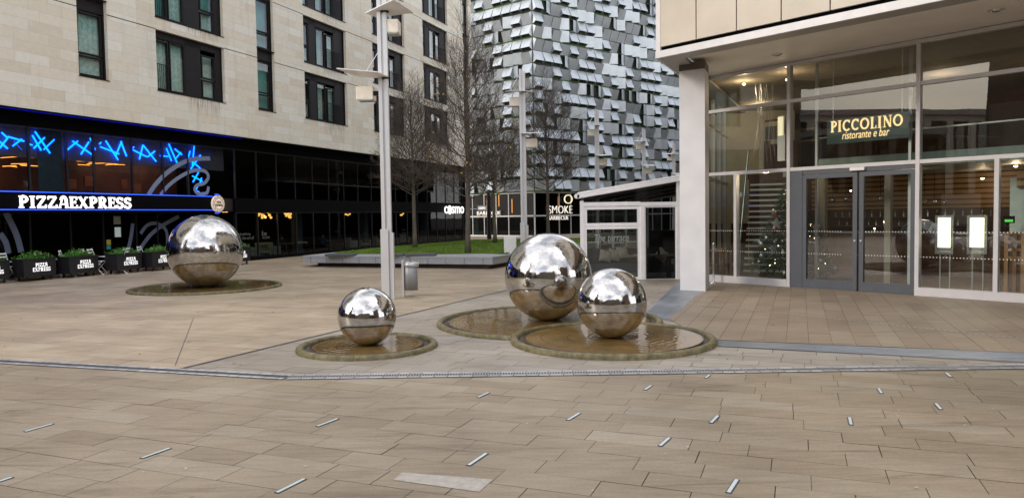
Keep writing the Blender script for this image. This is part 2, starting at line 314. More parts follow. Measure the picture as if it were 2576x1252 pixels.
M['sphere'] = sphere_mat()
def water_mat():
    mt = glass('water', (.95, .92, .86), 1.0); t = mt.node_tree; l = t.links.new
    gl = [n for n in t.nodes if n.type == 'BSDF_GLOSSY'][0]; gl.inputs['Roughness'].default_value = .02
    bp = [n for n in t.nodes if n.type == 'BUMP'][0]; n = [n for n in t.nodes if n.type == 'TEX_NOISE'][0]
    tc = [n for n in t.nodes if n.type == 'TEX_COORD'][0]
    wv = t.nodes.new('ShaderNodeTexWave'); wv.wave_type = 'RINGS'; wv.rings_direction = 'Z'; wv.inputs['Scale'].default_value = 3.2; wv.inputs['Distortion'].default_value = 5; wv.inputs['Detail'].default_value = 3; wv.inputs['Detail Scale'].default_value = 2
    l(tc.outputs['Object'], wv.inputs['Vector']); n.inputs['Scale'].default_value = 9; n.inputs['Detail'].default_value = 3
    ad = t.nodes.new('ShaderNodeMath'); l(wv.outputs['Fac'], ad.inputs[0]); l(n.outputs['Fac'], ad.inputs[1]); l(ad.outputs[0], bp.inputs['Height'])
    bp.inputs['Strength'].default_value = .055; bp.inputs['Distance'].default_value = .010; return mt
M['water'] = water_mat()
def basin_mat():
    mt, t, b, l = newmat('stained_basin')
    tc = t.nodes.new('ShaderNodeTexCoord'); n = t.nodes.new('ShaderNodeTexNoise'); n.inputs['Scale'].default_value = 2.6; n.inputs['Detail'].default_value = 7; l(tc.outputs['Object'], n.inputs['Vector'])
    r = t.nodes.new('ShaderNodeValToRGB'); r.color_ramp.elements[0].color = (.17, .105, .032, 1); r.color_ramp.elements[1].color = (.33, .215, .078, 1); r.color_ramp.elements[0].position = .32; r.color_ramp.elements[1].position = .68; l(n.outputs['Fac'], r.inputs[0])
    l(r.outputs[0], b.inputs['Base Color']); b.inputs['Roughness'].default_value = .6; return mt
M['basin'] = basin_mat()
def rim_mat():
    mt, t, b, l = newmat('mossy_stone_rim')
    tc = t.nodes.new('ShaderNodeTexCoord'); n = t.nodes.new('ShaderNodeTexNoise'); n.inputs['Scale'].default_value = 11; n.inputs['Detail'].default_value = 9; n.inputs['Roughness'].default_value = .7; l(tc.outputs['Object'], n.inputs['Vector'])
    r = t.nodes.new('ShaderNodeValToRGB'); e = r.color_ramp.elements; e[0].color = (.07, .065, .028, 1); e[0].position = .36; e[1].color = (.22, .18, .095, 1); e[1].position = .66; k = e.new(.5); k.color = (.13, .11, .05, 1)
    l(n.outputs['Fac'], r.inputs[0]); l(r.outputs[0], b.inputs['Base Color']); b.inputs['Roughness'].default_value = .65
    n2 = t.nodes.new('ShaderNodeTexNoise'); n2.inputs['Scale'].default_value = 50; bp = t.nodes.new('ShaderNodeBump'); bp.inputs['Strength'].default_value = .4; bp.inputs['Distance'].default_value = .006
    l(tc.outputs['Object'], n2.inputs['Vector']); l(n2.outputs['Fac'], bp.inputs['Height']); l(bp.outputs[0], b.inputs['Normal']); return mt
M['rim'] = rim_mat()
def panel_mat(name, c, rough, metal):
    return flat(name, c, rough, metal, .10, 1.3)
M['clad'] = panel_mat('folded_aluminium', (.46, .50, .53), .40, .48)
M['beige_panel'] = panel_mat('beige_glass_panel', (.52, .46, .375), .4, 0)
M['backing'] = flat('green_backing', (.045, .062, .042), .8, 0, .5, .9)
M['concrete'] = flat('painted_column', (.63, .63, .65), .6, 0, .06, 2.5, .1, 30)
def slat_mat():
    mt, t, b, l = newmat('slatted_timber')
    tc = t.nodes.new('ShaderNodeTexCoord'); wv = t.nodes.new('ShaderNodeTexWave'); wv.bands_direction = 'Z'; wv.inputs['Scale'].default_value = 2.4; wv.inputs['Distortion'].default_value = .4
    l(tc.outputs['Object'], wv.inputs['Vector']); r = t.nodes.new('ShaderNodeValToRGB'); r.color_ramp.elements[0].color = (.10, .04, .015, 1); r.color_ramp.elements[1].color = (.42, .24, .10, 1); r.color_ramp.elements[0].position = .15; r.color_ramp.elements[1].position = .4
    l(wv.outputs['Fac'], r.inputs[0]); l(r.outputs[0], b.inputs['Base Color']); return mt
M['slats'] = slat_mat()

# ------------------------------------------------------------------ ground
def sheet(name, poly, z, mat):
    b = MB(); b.add([(p[0], p[1], z) for p in poly], [tuple(range(len(poly)))]); return tag(b.build(name, mat), kind='structure')
ground = sheet('ground', [(-400, -400), (400, -400), (400, 400), (-400, 400)], -.016, M['joint'])
def area2(p): return sum(p[i][0]*p[(i+1) % len(p)][1]-p[(i+1) % len(p)][0]*p[i][1] for i in range(len(p)))
def clip(poly, reg):
    if area2(reg) < 0: reg = reg[::-1]
    for i in range(len(reg)):
        a, b = reg[i], reg[(i+1) % len(reg)]; o = []
        f = lambda p: (b[0]-a[0])*(p[1]-a[1])-(b[1]-a[1])*(p[0]-a[0])
        for j in range(len(poly)):
            p, q = poly[j], poly[(j+1) % len(poly)]; fp, fq = f(p), f(q)
            if fp >= 0: o.append(p)
            if fp*fq < 0: k = fp/(fp-fq); o.append((p[0]+(q[0]-p[0])*k, p[1]+(q[1]-p[1])*k))
        poly = o
        if len(poly) < 3: return []
    return poly
def slabs(name, regs, az, rw, lmin, lmax, z, mat, seed, gap=.006, o=(-.21, 4.34), special=None):
    r = random.Random(seed); a = R(az); u = (math.sin(a), math.cos(a)); v = (-u[1], u[0])
    xs = [p for g in regs for p in g]
    us = [(p[0]-o[0])*u[0]+(p[1]-o[1])*u[1] for p in xs]; vs = [(p[0]-o[0])*v[0]+(p[1]-o[1])*v[1] for p in xs]
    V = []; F = []; T = []
    j = math.floor(min(vs)/rw)
    while j*rw < max(vs):
        x = min(us)-r.random()*lmax
        while x < max(us):
            ln = r.uniform(lmin, lmax); tone = min(1, max(0, r.gauss(.5, .17))) if r.random() < .95 else r.choice((.12, .8)); g = gap*r.uniform(.4, 1.0)/2; g2 = gap*r.uniform(.2, .75)/2
            q = [(x+g, j*rw+g2), (x+ln-g, j*rw+g2), (x+ln-g, (j+1)*rw-g2), (x+g, (j+1)*rw-g2)]
            q = [(o[0]+u[0]*s_+v[0]*t_, o[1]+u[1]*s_+v[1]*t_) for s_, t_ in q]
            for reg in regs:
                c = clip(q, reg)
                if len(c) > 2 and abs(area2(c)) > 1e-4:
                    dz = r.uniform(-.0009, .0009); b = len(V); V += [(p[0], p[1], z+dz) for p in c]
                    F.append(tuple(range(b, b+len(c)))); T.append(tone)
            x += ln
        j += 1
    me = bpy.data.meshes.new(name); me.from_pydata(V, [], F); me.materials.append(mat)
    ca = me.color_attributes.new('tone', 'FLOAT_COLOR', 'CORNER'); dat = []
    for p, t_ in zip(me.polygons, T): dat += [t_, t_, t_, 1]*p.loop_total
    ca.data.foreach_set('color', dat); me.update()
    if len(me.polygons) and me.polygons[0].normal.z < 0: me.flip_normals()
    ob = bpy.data.objects.new(name, me); COL.objects.link(ob); return tag(ob, kind='structure')
BEND = (-2.28, 7.33); DL0 = (-3.64, 7.73); DL1 = (-.17, 15.54); DLF = (11.0, 40.7)
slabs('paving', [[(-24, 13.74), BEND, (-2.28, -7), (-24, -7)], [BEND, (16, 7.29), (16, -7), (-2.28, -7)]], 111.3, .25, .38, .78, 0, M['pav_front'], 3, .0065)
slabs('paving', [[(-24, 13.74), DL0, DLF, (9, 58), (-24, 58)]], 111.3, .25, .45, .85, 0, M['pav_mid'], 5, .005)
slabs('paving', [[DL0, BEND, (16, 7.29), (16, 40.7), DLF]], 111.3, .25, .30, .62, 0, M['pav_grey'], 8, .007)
R3 = [(2.34, 10.97), (2.45, 9.13), (5.62, 7.99), (13, 5.4), (14, 12), (6.6, 22)]
sheet('paving_bed', R3[::-1], .003, M['joint'])
slabs('paving', [R3], 21.5, .262, .9, 2.3, .008, M['pav_right'], 11, .009, o=(4.19, 8.92))
slabs('granite_band', [[(2.45, 8.66), (5.26, 7.49), (13, 4.35), (13, 5.38), (5.62, 7.975), (2.45, 9.12)]], 111.8, .5, 1.15, 1.3, .008, M['pav_granite'], 12, .008, o=(2.45, 8.64))
slabs('granite_path', [[(2.05, 11.4), (2.33, 10.9), (3.84, 14.76), (4.6, 17), (3.98, 17.2), (3.5, 15.9)]], 21.5, .20, .35, .6, .008, M['pav_granite'], 13, .008)
def strip(b, p, q, wd, z, off=0, w2=None):
    p = Vector(p); q = Vector(q); d = (q-p).normalized(); n = Vector((-d.y, d.x)); a = n*(off-wd/2); c = n*(off+wd/2)
    b.add([(*(p+a), z), (*(q+a), z), (*(q+c), z), (*(p+c), z)], [(0, 1, 2, 3)])
# drainage slots and the slotted channel (granite setts on both sides)
DR = [(-9.9, 9.6), BEND]; DRR = [BEND, (14, 7.27)]
def setts(name, p, q, off, seed):
    r = random.Random(seed); p = Vector(p); q = Vector(q); L_ = (q-p).length; d = (q-p).normalized(); n = Vector((-d.y, d.x)); V = []; F = []; T = []; x = 0
    while x < L_-.02:
        ln = min(r.uniform(.10, .16), L_-x); a, c = off-.034, off+.034; b = len(V)
        for xx, oo in ((x+.005, a), (x+ln-.005, a+r.uniform(-.003, .003)), (x+ln-.005, c), (x+.005, c)): pt = p+d*xx+n*oo; V.append((pt.x, pt.y, .008))
        F.append((b, b+1, b+2, b+3)); T.append(r.random()); x += ln
    me = bpy.data.meshes.new(name); me.from_pydata(V, [], F); me.materials.append(M['sett'])
    ca = me.color_attributes.new('tone', 'FLOAT_COLOR', 'CORNER'); ca.data.foreach_set('color', [c for t_ in T for _ in range(4) for c in (t_, t_, t_, 1)])
    return me
for i, (p, q) in enumerate((DR, DRR)):
    t = empty('drainage_channel', (0, 0, 0), 0, ['dark slot drain edged with granite setts across the left foreground', 'slotted metal grating drain edged with granite setts in front of the three spheres'][i], 'drain')
    b = MB(); strip(b, p, q, .225, .004); b.build('channel_bed', M['slot'], t)
    for off in (-.078, .078):
        me = setts('sett_row', p, q, off, 5+i); o = bpy.data.objects.new('sett_row', me); COL.objects.link(o); o.parent = t
    if i:
        b = MB(); P = Vector(p); Q = Vector(q); k = 0
        for off in (-.037, .037): strip(b, P, Q, .008, .0105, off)
        while k*.028 < (Q-P).length-.05: 
            a = P+(Q-P).normalized()*(k*.028); strip(b, a, a+(Q-P).normalized()*.009, .060, .0105); k += 1
        b.build('grating', M['alu'], t)
for nm, lab, p, q, wd in (('drainage_slot', 'straight dark slot drain running diagonally from the channel past the small sphere', (-3.62, 7.80), DLF, .045),
                      ('drainage_slot', 'hairline slot running back from the channel junction over the beige paving', (-3.74, 8.01), (-5.24, 11.93), .007),
                      ('drainage_slot', 'thin dark slot in the paving between the planters and the largest sphere', (-12.0, 13.2), (-6.45, 24.1), .03)):
    b = MB(); strip(b, p, q, wd, .005); tag(b.build(nm, M['slot']), lab, 'drain')
b = MB(); P = Vector((2.9, 13.1)); Q = Vector((8.6, 5.65)); d = (Q-P).normalized(); k = 0
while k*.075 < (Q-P).length:
    a = P+d*(k*.075); strip(b, a, a+d*.045, .035, .0135); k += 1
tag(b.build('dashed_line', M['granite']), 'dashed grey stud line crossing the paving in front of the restaurant doors', 'paving line')
# white inset light strips
DS = [((62,1086),(133,1066)),((355,1153),(428,1127)),((-20,1217),(32,1200)),((797,1073),(850,1053)),((695,1240),(767,1204)),((1178,1171),(1224,1140)),((1202,1000),(1230,987)),((1428,1057),(1458,1039)),((1622,981),(1638,970)),((1660,1122),(1684,1101)),((1788,1064),(1806,1046)),((1775,951),(1785,943)),((1832,1240),(1854,1206)),((2141,1069),(2137,1050)),((2218,990),(2210,977)),((2367,1030),(2354,1015)),((2392,948),(2380,938))]
DSL = ['faint thin white strip inset in the foreground paving nearest the left edge', 'long pale strip inset in the lower left paving', 'pale strip cut by the left edge of the picture near its bottom corner', 'thin pale strip below the smallest sphere, left of the cracked slab', 'bright white strip at the bottom edge left of the pale slab', 'white strip beside the cracked slab touching the pale replaced slab', 'short white strip just beyond the drain right of the smallest sphere', 'white strip in the middle paving below the front sphere pool', 'short white strip close to the drain under the front pool', 'steep white strip below and right of the centre in open paving', 'short white strip right of the middle, halfway down the foreground paving', 'tiny strip touching the drain right of the front pool', 'wide white strip at the bottom edge right of centre', 'nearly upright white strip in the right paving, lower of two lined up', 'short strip leaning left close under the granite band', 'short strip leaning left, second from the right edge', 'tiny pale strip by the drain closest to the right edge']
for (a, c), lab in zip(DS, DSL):
    p, q = G(*a), G(*c); d = (q-p); ln = d.length; t = empty('inset_light', (p.x, p.y, 0), math.atan2(d.y, d.x), lab, 'ground light', 'white light strips let into the paving')
    b = MB(); b.box(0, ln, -.017, .017, .001, .005); b.build('light_frame', M['slot'], t)
    b = MB(); b.box(.006, ln-.006, -.0105, .0105, .002, .0065); b.build('lens', M['strip_white'], t)
# pale replaced slab with its neighbour
b = MB(); 
for pts, lab, mt in (([(1011,1188),(1240,1206),(1205,1237),(990,1207)], 'pale replaced paving slab in the foreground beside a cracked slab', M['granite']),):
    pp = [G(*p) for p in pts]
    b = MB(); b.add([(p.x, p.y, .003) for p in pp][::-1], [(0, 1, 2, 3)]); tag(b.build('paving_slab', flat('pale_slab', (.36, .33, .29), .7, 0, .15, 20)), lab, 'paving slab')

r = random.Random(77); b = MB()
for k in range(150):
    x, y = r.uniform(-6, 7), r.uniform(3.8, 13); q = r.uniform(.003, .009); a = r.random()*3
    b.add([(x+q*math.cos(a+j*math.pi/3)*1.4, y+q*math.sin(a+j*math.pi/3), .0102) for j in range(6)], [tuple(range(6))])
tag(b.build('litter_specks', flat('speck', (.45, .42, .38), .8, 0, .4, 30)), 'tiny pale specks and gum spots scattered over the paving', 'specks', kind='stuff')
# ------------------------------------------------------------------ fountain pools and steel spheres
SPH = [(-7.22, 17.22, .847, 1.70, 'largest polished steel sphere standing alone by the pizza restaurant planters', 'wide shallow pool under the lone sphere beside the planters', 0),
       (-1.80, 8.98, .357, .86, 'smallest polished steel sphere, nearest the lamp post and litter bin', 'smallest round pool with mossy rim under the smallest sphere', 0),
       (.535, 10.87, .65, 1.67, 'big polished steel sphere standing behind the front one', 'large round pool partly overlapped by the pool in front of it', 0),
       (1.25, 9.20, .44, 1.285, 'medium steel sphere in the foreground overlapping the big one', 'front round pool lapping over the pool behind it, near the granite band', .008)]
for i, (x, y, r, Rp, ls, lp, dz) in enumerate(SPH):
    t = empty('fountain_pool', (x, y, 0), 0, lp, 'fountain pool', 'round pools under the steel spheres')
    a0, a1 = 0, 2*math.pi; c4 = Vector((1.25-.535, 9.2-10.87)); dist = c4.length
    if i == 2:
        R4 = 1.285; ca = (dist**2+Rp**2-R4**2)/(2*dist*Rp); h = math.acos(ca); th = math.atan2(c4.y, c4.x); a0, a1 = th+h, th+2*math.pi-h
    n = 96
    b = MB(); b.smooth = True
    b.lathe([(Rp, -.01), (Rp, .030+dz), (Rp-.018, .052+dz), (Rp-.045, .060+dz), (Rp-.075, .054+dz), (Rp-.092, .032+dz), (Rp-.094, -.01)], n, (0, 0, 0), a0, a1)
    b.smooth = False; b.build('rim', M['rim'], t)
    b = MB()
    ns = int(Rp*8)
    for k in range(ns):                          # joints between the rim stones
        an = a0+(a1-a0)*(k+.5)/ns; bb = MB(); 
        b.lathe([(Rp+.001, 0), (Rp+.001, .031+dz), (Rp-.018, .0535+dz), (Rp-.045, .0615+dz), (Rp-.075, .0555+dz)], 1, (0, 0, 0), an, an+.006/Rp)
    b.build('rim_joints', M['joint'], t)
    b = MB(); b.lathe([(Rp-.094, .004+dz), (Rp-.17, .004+dz), (Rp-.175, .034+dz), (Rp-.19, .038+dz)], n, (0, 0, 0), a0 if i == 2 else 0, a1 if i == 2 else 2*math.pi); b.build('gutter', M['plinth'], t)
    # stained dish: ring grooves and radial joints are part of its mesh
    b = MB(); b.smooth = False; prof = [(Rp-.19, .038+dz)]; rr = Rp-.19
    for g in (Rp*.72, Rp*.70, Rp*.45, Rp*.43): prof.append((g, .034+dz if len(prof) % 2 else .034+dz))
    prof.append((.01, .031+dz))
    if i == 2:
        vs = []; fs = []; NR = 22; prs = [(Rp-.19)*(1-k/NR)+.01 for k in range(NR+1)]
        for k in range(n):
            for q in prs:
                an = 2*math.pi*k/n; vs.append(Vector((q*math.cos(an), q*math.sin(an), .036+dz-.004*(1-q/Rp))))
        for k in range(n):
            for q in range(NR):
                idx = (k*(NR+1)+q, ((k+1) % n)*(NR+1)+q, ((k+1) % n)*(NR+1)+q+1, k*(NR+1)+q+1)
                if all((vs[e].xy-c4).length > R4-.09 for e in idx): fs.append(idx)
        b.add(vs, fs)
    else: b.lathe(prof, n)
    b.build('basin', M['basin'], t)
    b = MB()
    for g in (Rp*.70, Rp*.44):
        if i == 2: continue
        b.lathe([(g, .0365+dz), (g+.008, .0365+dz)], n)
    for k in range(8):
        an = k*math.pi/4+.3; r0, r1 = (Rp*.46, Rp*.69)
        pa = (math.cos(an), math.sin(an)); pn = (-pa[1]*.003, pa[0]*.003)
        if i == 2 and (Vector((pa[0]*r1, pa[1]*r1))-c4).length < R4+.05: continue
        b.add([(pa[0]*r0-pn[0], pa[1]*r0-pn[1], .0368+dz), (pa[0]*r1-pn[0], pa[1]*r1-pn[1], .0368+dz), (pa[0]*r1+pn[0], pa[1]*r1+pn[1], .0368+dz), (pa[0]*r0+pn[0], pa[1]*r0+pn[1], .0368+dz)], [(0, 1, 2, 3)])
    b.build('basin_joints', M['joint'], t)
    b = MB(); vs = []; fs = []; NR = 20; Rw = Rp-.185
    for k in range(n):
        for q in range(NR+1):
            an = 2*math.pi*k/n; rq = Rw*(1-q/NR)+.02; vs.append(Vector((rq*math.cos(an), rq*math.sin(an), .043+dz)))
    for k in range(n):
        for q in range(NR):
            idx = (k*(NR+1)+q, k*(NR+1)+q+1, ((k+1) % n)*(NR+1)+q+1, ((k+1) % n)*(NR+1)+q)
            if i != 2 or all((vs[e].xy-c4).length > R4-.06 for e in idx): fs.append(idx[::-1])
    b.add(vs, fs); b.build('water', M['water'], t)
    b = MB(); b.smooth = True; n1, n2 = 96, 64
    b.lathe([(max(1e-4, r*math.sin(math.pi*q/n2)), -r*math.cos(math.pi*q/n2)) for q in range(n2+1)], n1)
    o = b.build('steel_sphere', M['sphere']); o.location = (x, y, r+.03+dz); o.rotation_euler = (0, 0, i*1.3); tag(o, ls, 'sphere sculpture', 'polished steel spheres of the fountain')

# ------------------------------------------------------------------ street lamps
def make_lamp(flip=False):
    t = empty('street_lamp')
    b = MB(); b.box(-.10, -.028, -.05, .05, 1.3, 6.0); b.box(.010, .085, -.035, .045, 1.3, 5.93); b.box(-.03, .012, -.012, .02, 1.3, 5.97); b.build('post', M['post'], t, bevel=.004)
    b = MB(); b.box(-.125, .03, -.075, .075, 0, 1.37); b.box(.045, .12, -.05, .055, 0, 1.30); b.box(.02, .05, -.03, .03, 0, 1.28); b.build('post_base', M['post'], t, bevel=.004)
    R1 = [(-.35, .1), (.34, -.6), (.58, .2), (-.19, .4)]; L1 = [(-.73, -.7), (-.04, -.42), (.10, -.04), (.04, .06), (-.47, .02)]
    if not flip: W = [(R1, 5.58, .02, .30, 1), (L1, 4.31, -.55, -.22, -1)]
    else: W = [([(-x*.95, y) for x, y in R1][::-1], 5.34, -.40, -.08, -1), ([(-x*.85, y) for x, y in L1][::-1], 4.08, .08, .42, 1)]
    for A_, z, xa, xb, s in W:
        w_ = MB(); zz = lambda x, y: z+.02*x*s+(y*-.04 if not flip else y*.12)
        n = len(A_); tp = [(x, y, zz(x, y)+.012) for x, y in A_]; bt = [(x, y, zz(x, y)-.008) for x, y in A_]
        fs = [tuple(range(n)), tuple(range(2*n-1, n-1, -1))]+[((i+1) % n, i, n+i, n+(i+1) % n) for i in range(n)]
        w_.add(tp+bt, fs); wo = w_.build('reflector_wing', M['white'], t)
        w_ = MB(); w_.tube([(.36*s, -.12, z+.02), (.05*s, 0, z+.55)], .006, 5); w_.build('stay_rod', M['steel'], wo)
        w_ = MB(); w_.box(-.06, .12, -.04, .04, z-.04, z-.012); w_.build('bracket', M['dark_frame'], wo)
        l_ = MB(); l_.box(xa, xb, -.02, .30, z-.42, z-.17); lb = l_.build('lamp_box', M['lampbox'], t, bevel=.006)
        l_ = MB(); l_.box(xa+.03, xb-.03, .01, .27, z-.435, z-.422); l_.build('lens', M['silver'], lb)
        l_ = MB(); l_.box(min(.0, xa if s > 0 else xb), max(.0, xa if s > 0 else xb), .02, .10, z-.34, z-.26); l_.build('bracket', M['dark_frame'], lb)
    return t
M['lampbox'] = flat('lamp_housing', (.86, .80, .70), .5, .0, .08, 9)
lamp0 = make_lamp(); lampf = make_lamp(True)
LL = ['nearest street lamp, a tall square post rising out of the picture behind the smallest sphere', 'second street lamp, behind the big sphere and in front of the faceted car park', 'third street lamp in the row, rising over the low end of the terrace roof', 'fourth street lamp in the row, rising over the middle of the terrace roof', 'farthest street lamp of the row, just left of the grey column']
LP = [(-2.43, 14.3), ((1320-1288)/FOC*22.3, 22.3), ((1505-1288)/FOC*31, 31), ((1622-1288)/FOC*38, 38), ((1697-1288)/FOC*46.5, 46.5)]
for i, (x, y) in enumerate(LP):
    o = lamp0 if i == 0 else lampf if i == 1 else copy_tree(lampf); o.location = (x, y, 0); o.rotation_euler = (0, 0, R([-2, -4, -6, -8, -8][i])); tag(o, LL[i], 'street lamp', 'street lamps in a row across the square')

# ------------------------------------------------------------------ litter bin
M['binm'] = flat('bin_grey', (.30, .31, .33), .45, .3, .08)
t = empty('litter_bin', (-2.1, 14.75, 0), 0, 'grey cylindrical litter bin hung on a flat post behind the smallest sphere', 'litter bin')
b = MB(); b.box(-.125, -.08, -.09, .06, 0, .73); b.build('post', M['post'], t, bevel=.003)
b = MB(); b.smooth = True; b.lathe([(.001, .13), (.135, .13), (.135, .66), (.12, .665), (.12, .58), (.001, .58)], 28, (.05, 0, 0)); b.build('barrel', M['binm'], t)
b = MB(); b.smooth = True; b.lathe([(.15, .60), (.152, .60), (.152, .685), (.148, .685), (.148, .60)], 28, (.06, 0, 0)); b.box(-.09, .05, -.05, .05, .66, .70); b.build('hood', M['alu'], t)

# ------------------------------------------------------------------ raised stone bed with lawn
TOP = .37
bed = [G(762, 643, TOP), G(1239, 646, TOP)]; B = bed[1]; tv = Vector((math.sin(R(22)), math.cos(R(22)), 0))
C_ = B+tv*17.2; P1 = bed[0]; tA = Vector((math.sin(R(21.3)), math.cos(R(21.3)), 0)); D_ = P1+tA*1.2+Vector((.25, 0, 0)); E_ = G(1190, 603.5, TOP)
poly = [(P1.x, P1.y), (B.x, B.y), (C_.x, C_.y), (E_.x, E_.y), (-5.7, 29.0), (-6.75, 25.2)]
t = empty('raised_bed', (0, 0, 0), 0, 'long raised grey granite bed holding the lawn and bare trees', 'raised bed')
cx_ = sum(p[0] for p in poly)/6; cy_ = sum(p[1] for p in poly)/6
b = MB(); b.prism(poly, .14, TOP-.05); b.build('stone_facing', M['granite'], t)
b = MB(); b.prism([(p[0]+(cx_-p[0])*-.002, p[1]-.012) for p in poly], TOP-.048, TOP); b.build('coping', M['granite'], t)
pl = [(P1.x+.42, P1.y+.25), (B.x-.1, B.y+.22), (C_.x-.3, C_.y-.3), (E_.x, E_.y-.3), (-5.6, 28.6), (-6.3, 25.2)]
b = MB(); b.prism(pl, -.01, .138); b.build('plinth', M['plinth'], t)
b = MB()
for k in range(11):
    f = (k+.5)/11; x = P1.x+(B.x-P1.x)*f; y = P1.y+(B.y-P1.y)*f-.0165; b.box(x-.004, x+.004, y, y+.01, .14, TOP-.05)
b.build('facing_joints', M['joint'], t)
for (x0, x1), lab in zip(((817, 882), (988, 1011), (1020, 1091)), ('leftmost dark slab seat on the front edge of the raised bed', 'short dark slab seat on the raised bed behind the nearest lamp post', 'dark slab seat on the raised bed above the litter bin')):
    p, q = G(x0, 645, TOP), G(x1, 646, TOP)
    b = MB(); b.box(p.x, q.x, p.y-.02, p.y+.5, TOP+.001, TOP+.075); tag(b.build('slab_seat', M['granite_dark'], bevel=.008), lab, 'bench', 'dark slab seats along the raised bed')
lawn = [(P1.x+.9, P1.y+.62), (-3.0, P1.y+.1), (-2.3, 23.9), (-.9, 23.9), (-.2, 23.3), (C_.x-.2, C_.y-.2), (E_.x+.1, E_.y-.2), (-5.55, 28.9), (-6.2, 25.6)]
b = MB(); b.prism(lawn, TOP-.01, TOP+.03); lo = tag(b.build('lawn', M['grass']), kind='stuff'); tag(lo, 'green lawn on the raised bed under the bare trees', 'grass')
b = MB(); r = random.Random(3)
def inside(p, poly):
    c = False; n = len(poly)
    for i in range(n):
        a, d = poly[i], poly[(i+1) % n]
        if (a[1] > p[1]) != (d[1] > p[1]) and p[0] < (d[0]-a[0])*(p[1]-a[1])/(d[1]-a[1])+a[0]: c = not c
    return c
k = 0
while k < 16000:
    x, y = r.uniform(-7, 7), r.uniform(22.5, 39)
    if not inside((x, y), lawn): continue
    k += 1; a = r.uniform(0, 6.28); h = r.uniform(.015, .05); w_ = r.uniform(.006, .014)
    b.add([(x-w_*math.cos(a), y-w_*math.sin(a), TOP+.028), (x+w_*math.cos(a), y+w_*math.sin(a), TOP+.028), (x+r.uniform(-.02, .02), y+r.uniform(-.02, .02), TOP+.03+h)], [(0, 1, 2)])
tag(b.build('grass', M['blade']), 'short grass blades covering the raised lawn', 'grass', kind='stuff')
r = random.Random(31); b = MB()
for k in range(160):
    if k < 70:
        x, y, z = r.uniform(-5.5, 2.5), r.uniform(23, 33), TOP+.05
        if not inside((x, y), lawn): continue
    else: x, y, z = r.uniform(-9, 4), r.uniform(6, 21), .012
    a = r.random()*6; q = r.uniform(.015, .03); b.add([(x+q*math.cos(a), y+q*math.sin(a), z), (x-q*.5*math.sin(a), y+q*.5*math.cos(a), z+.006), (x-q*math.cos(a), y-q*math.sin(a), z), (x+q*.5*math.sin(a), y-q*.5*math.cos(a), z+.003)], [(0, 1, 2, 3)])
tag(b.build('fallen_leaves', flat('fallen_leaf', (.26, .17, .07), .8, 0, .5, 3)), 'scattered small fallen leaves on lawn and paving', 'leaves', kind='stuff')
p = G(1290, 640, TOP)
b = MB(); b.box(p.x-.28, p.x+.12, 23.6, 24.1, TOP-.36, TOP+.52); tag(b.build('service_cabinet', M['white'], bevel=.01), 'small white cabinet at the lawn corner just left of the second lamp post', 'cabinet')

# ------------------------------------------------------------------ bare trees
def tree(x, y, z0, H, clear, rad, seed, lab, leaves=0, nprim=64):
    r = random.Random(seed); t = empty('bare_tree', (x, y, z0), 0, lab, 'tree', 'bare winter trees on the lawn')
    b = MB(); b.smooth = True; lean = (r.uniform(-.1, .1), r.uniform(-.1, .1)); tp = []
    for k in range(14):
        f = k/13; tp.append(Vector((lean[0]*f+r.uniform(-.02, .02)*f*2, lean[1]*f, H*.97*f)))
    b.tube(tp, [(.085*(1-f/13)**.8+.006)*(1.25 if f == 0 else 1) for f in range(14)], 8); b.build('trunk', M['bark'], t)
    b = MB(); lv = MB()
    def grow(p, d, L_, rd, depth):
        seg = 4 if depth < 2 else 3; pts = [p]; q = p.copy(); dd = d.copy()
        for s in range(seg):
            dd = (dd+Vector((r.uniform(-1, 1), r.uniform(-1, 1), r.uniform(-.5, 1.1)))*.16).normalized(); q = q+dd*(L_/seg); pts.append(q.copy())
        b.tube(pts, [max(.0027, rd*(1-.7*s/seg)) for s in range(seg+1)], 4 if depth < 1 else 3, cap=False)
        if depth >= 3: 
            if leaves and r.random() < leaves:
                c = pts[-1]; lv.add([c+Vector((-.03, 0, -.02)), c+Vector((.03, .01, -.02)), c+Vector((.02, 0, .03)), c+Vector((-.025, -.01, .025))], [(0, 1, 2, 3)])
            return
        nb = (9, 5, 3)[depth]
        for s in range(nb):
            f = .22+.75*(s+r.random()*.7)/nb; i = min(int(f*seg), seg-1); a = pts[i].lerp(pts[i+1], f*seg-i)
            ax = Vector((r.uniform(-1, 1), r.uniform(-1, 1), r.uniform(-.35, .8))).normalized()
            nd = (dd*.75+ax*.75).normalized(); grow(a, nd, L_*(.62-.20*f)*r.uniform(.75, 1.25), rd*.5, depth+1)
    for k in range(nprim):
        f = (k+.5)/nprim; h = clear+(H*.96-clear)*f**1.05
        i = min(int(h/(H*.97)*13), 12); a = tp[i].lerp(tp[i+1], h/(H*.97)*13-i)
        an = k*2.399+r.uniform(-.4, .4); el = .32+.85*f+r.uniform(-.15, .15)
        rr = rad*(1-f)**.62*(.75+.25*min(1, f*7))+.16
        grow(a, Vector((math.cos(an)*math.cos(el), math.sin(an)*math.cos(el), math.sin(el))), rr*r.uniform(.85, 1.15)/math.cos(el)*.95, .017*(1-f)+.007, 0 if f < .75 else 1)
    b.build('crown', M['twig'], t)
    if lv.v: tag(lv.build('leaf', M['leaf_yellow'], t), kind='stuff')
    return t
tree(-3.83, 28.9, TOP, 5.95, 2.0, 1.35, 1, 'bare tree with upswept branches left of the widest one, over the lawn')
tree(-1.46, 24.2, TOP, 7.35, 1.75, 1.55, 2, 'tallest bare tree with a few yellow leaves, growing from the stone edge', .006, 62)
tree(-.75, 32.6, TOP, 4.6, 2.1, 1.5, 3, 'smaller bare tree standing at the back of the lawn right of the tallest one', .012, 50)
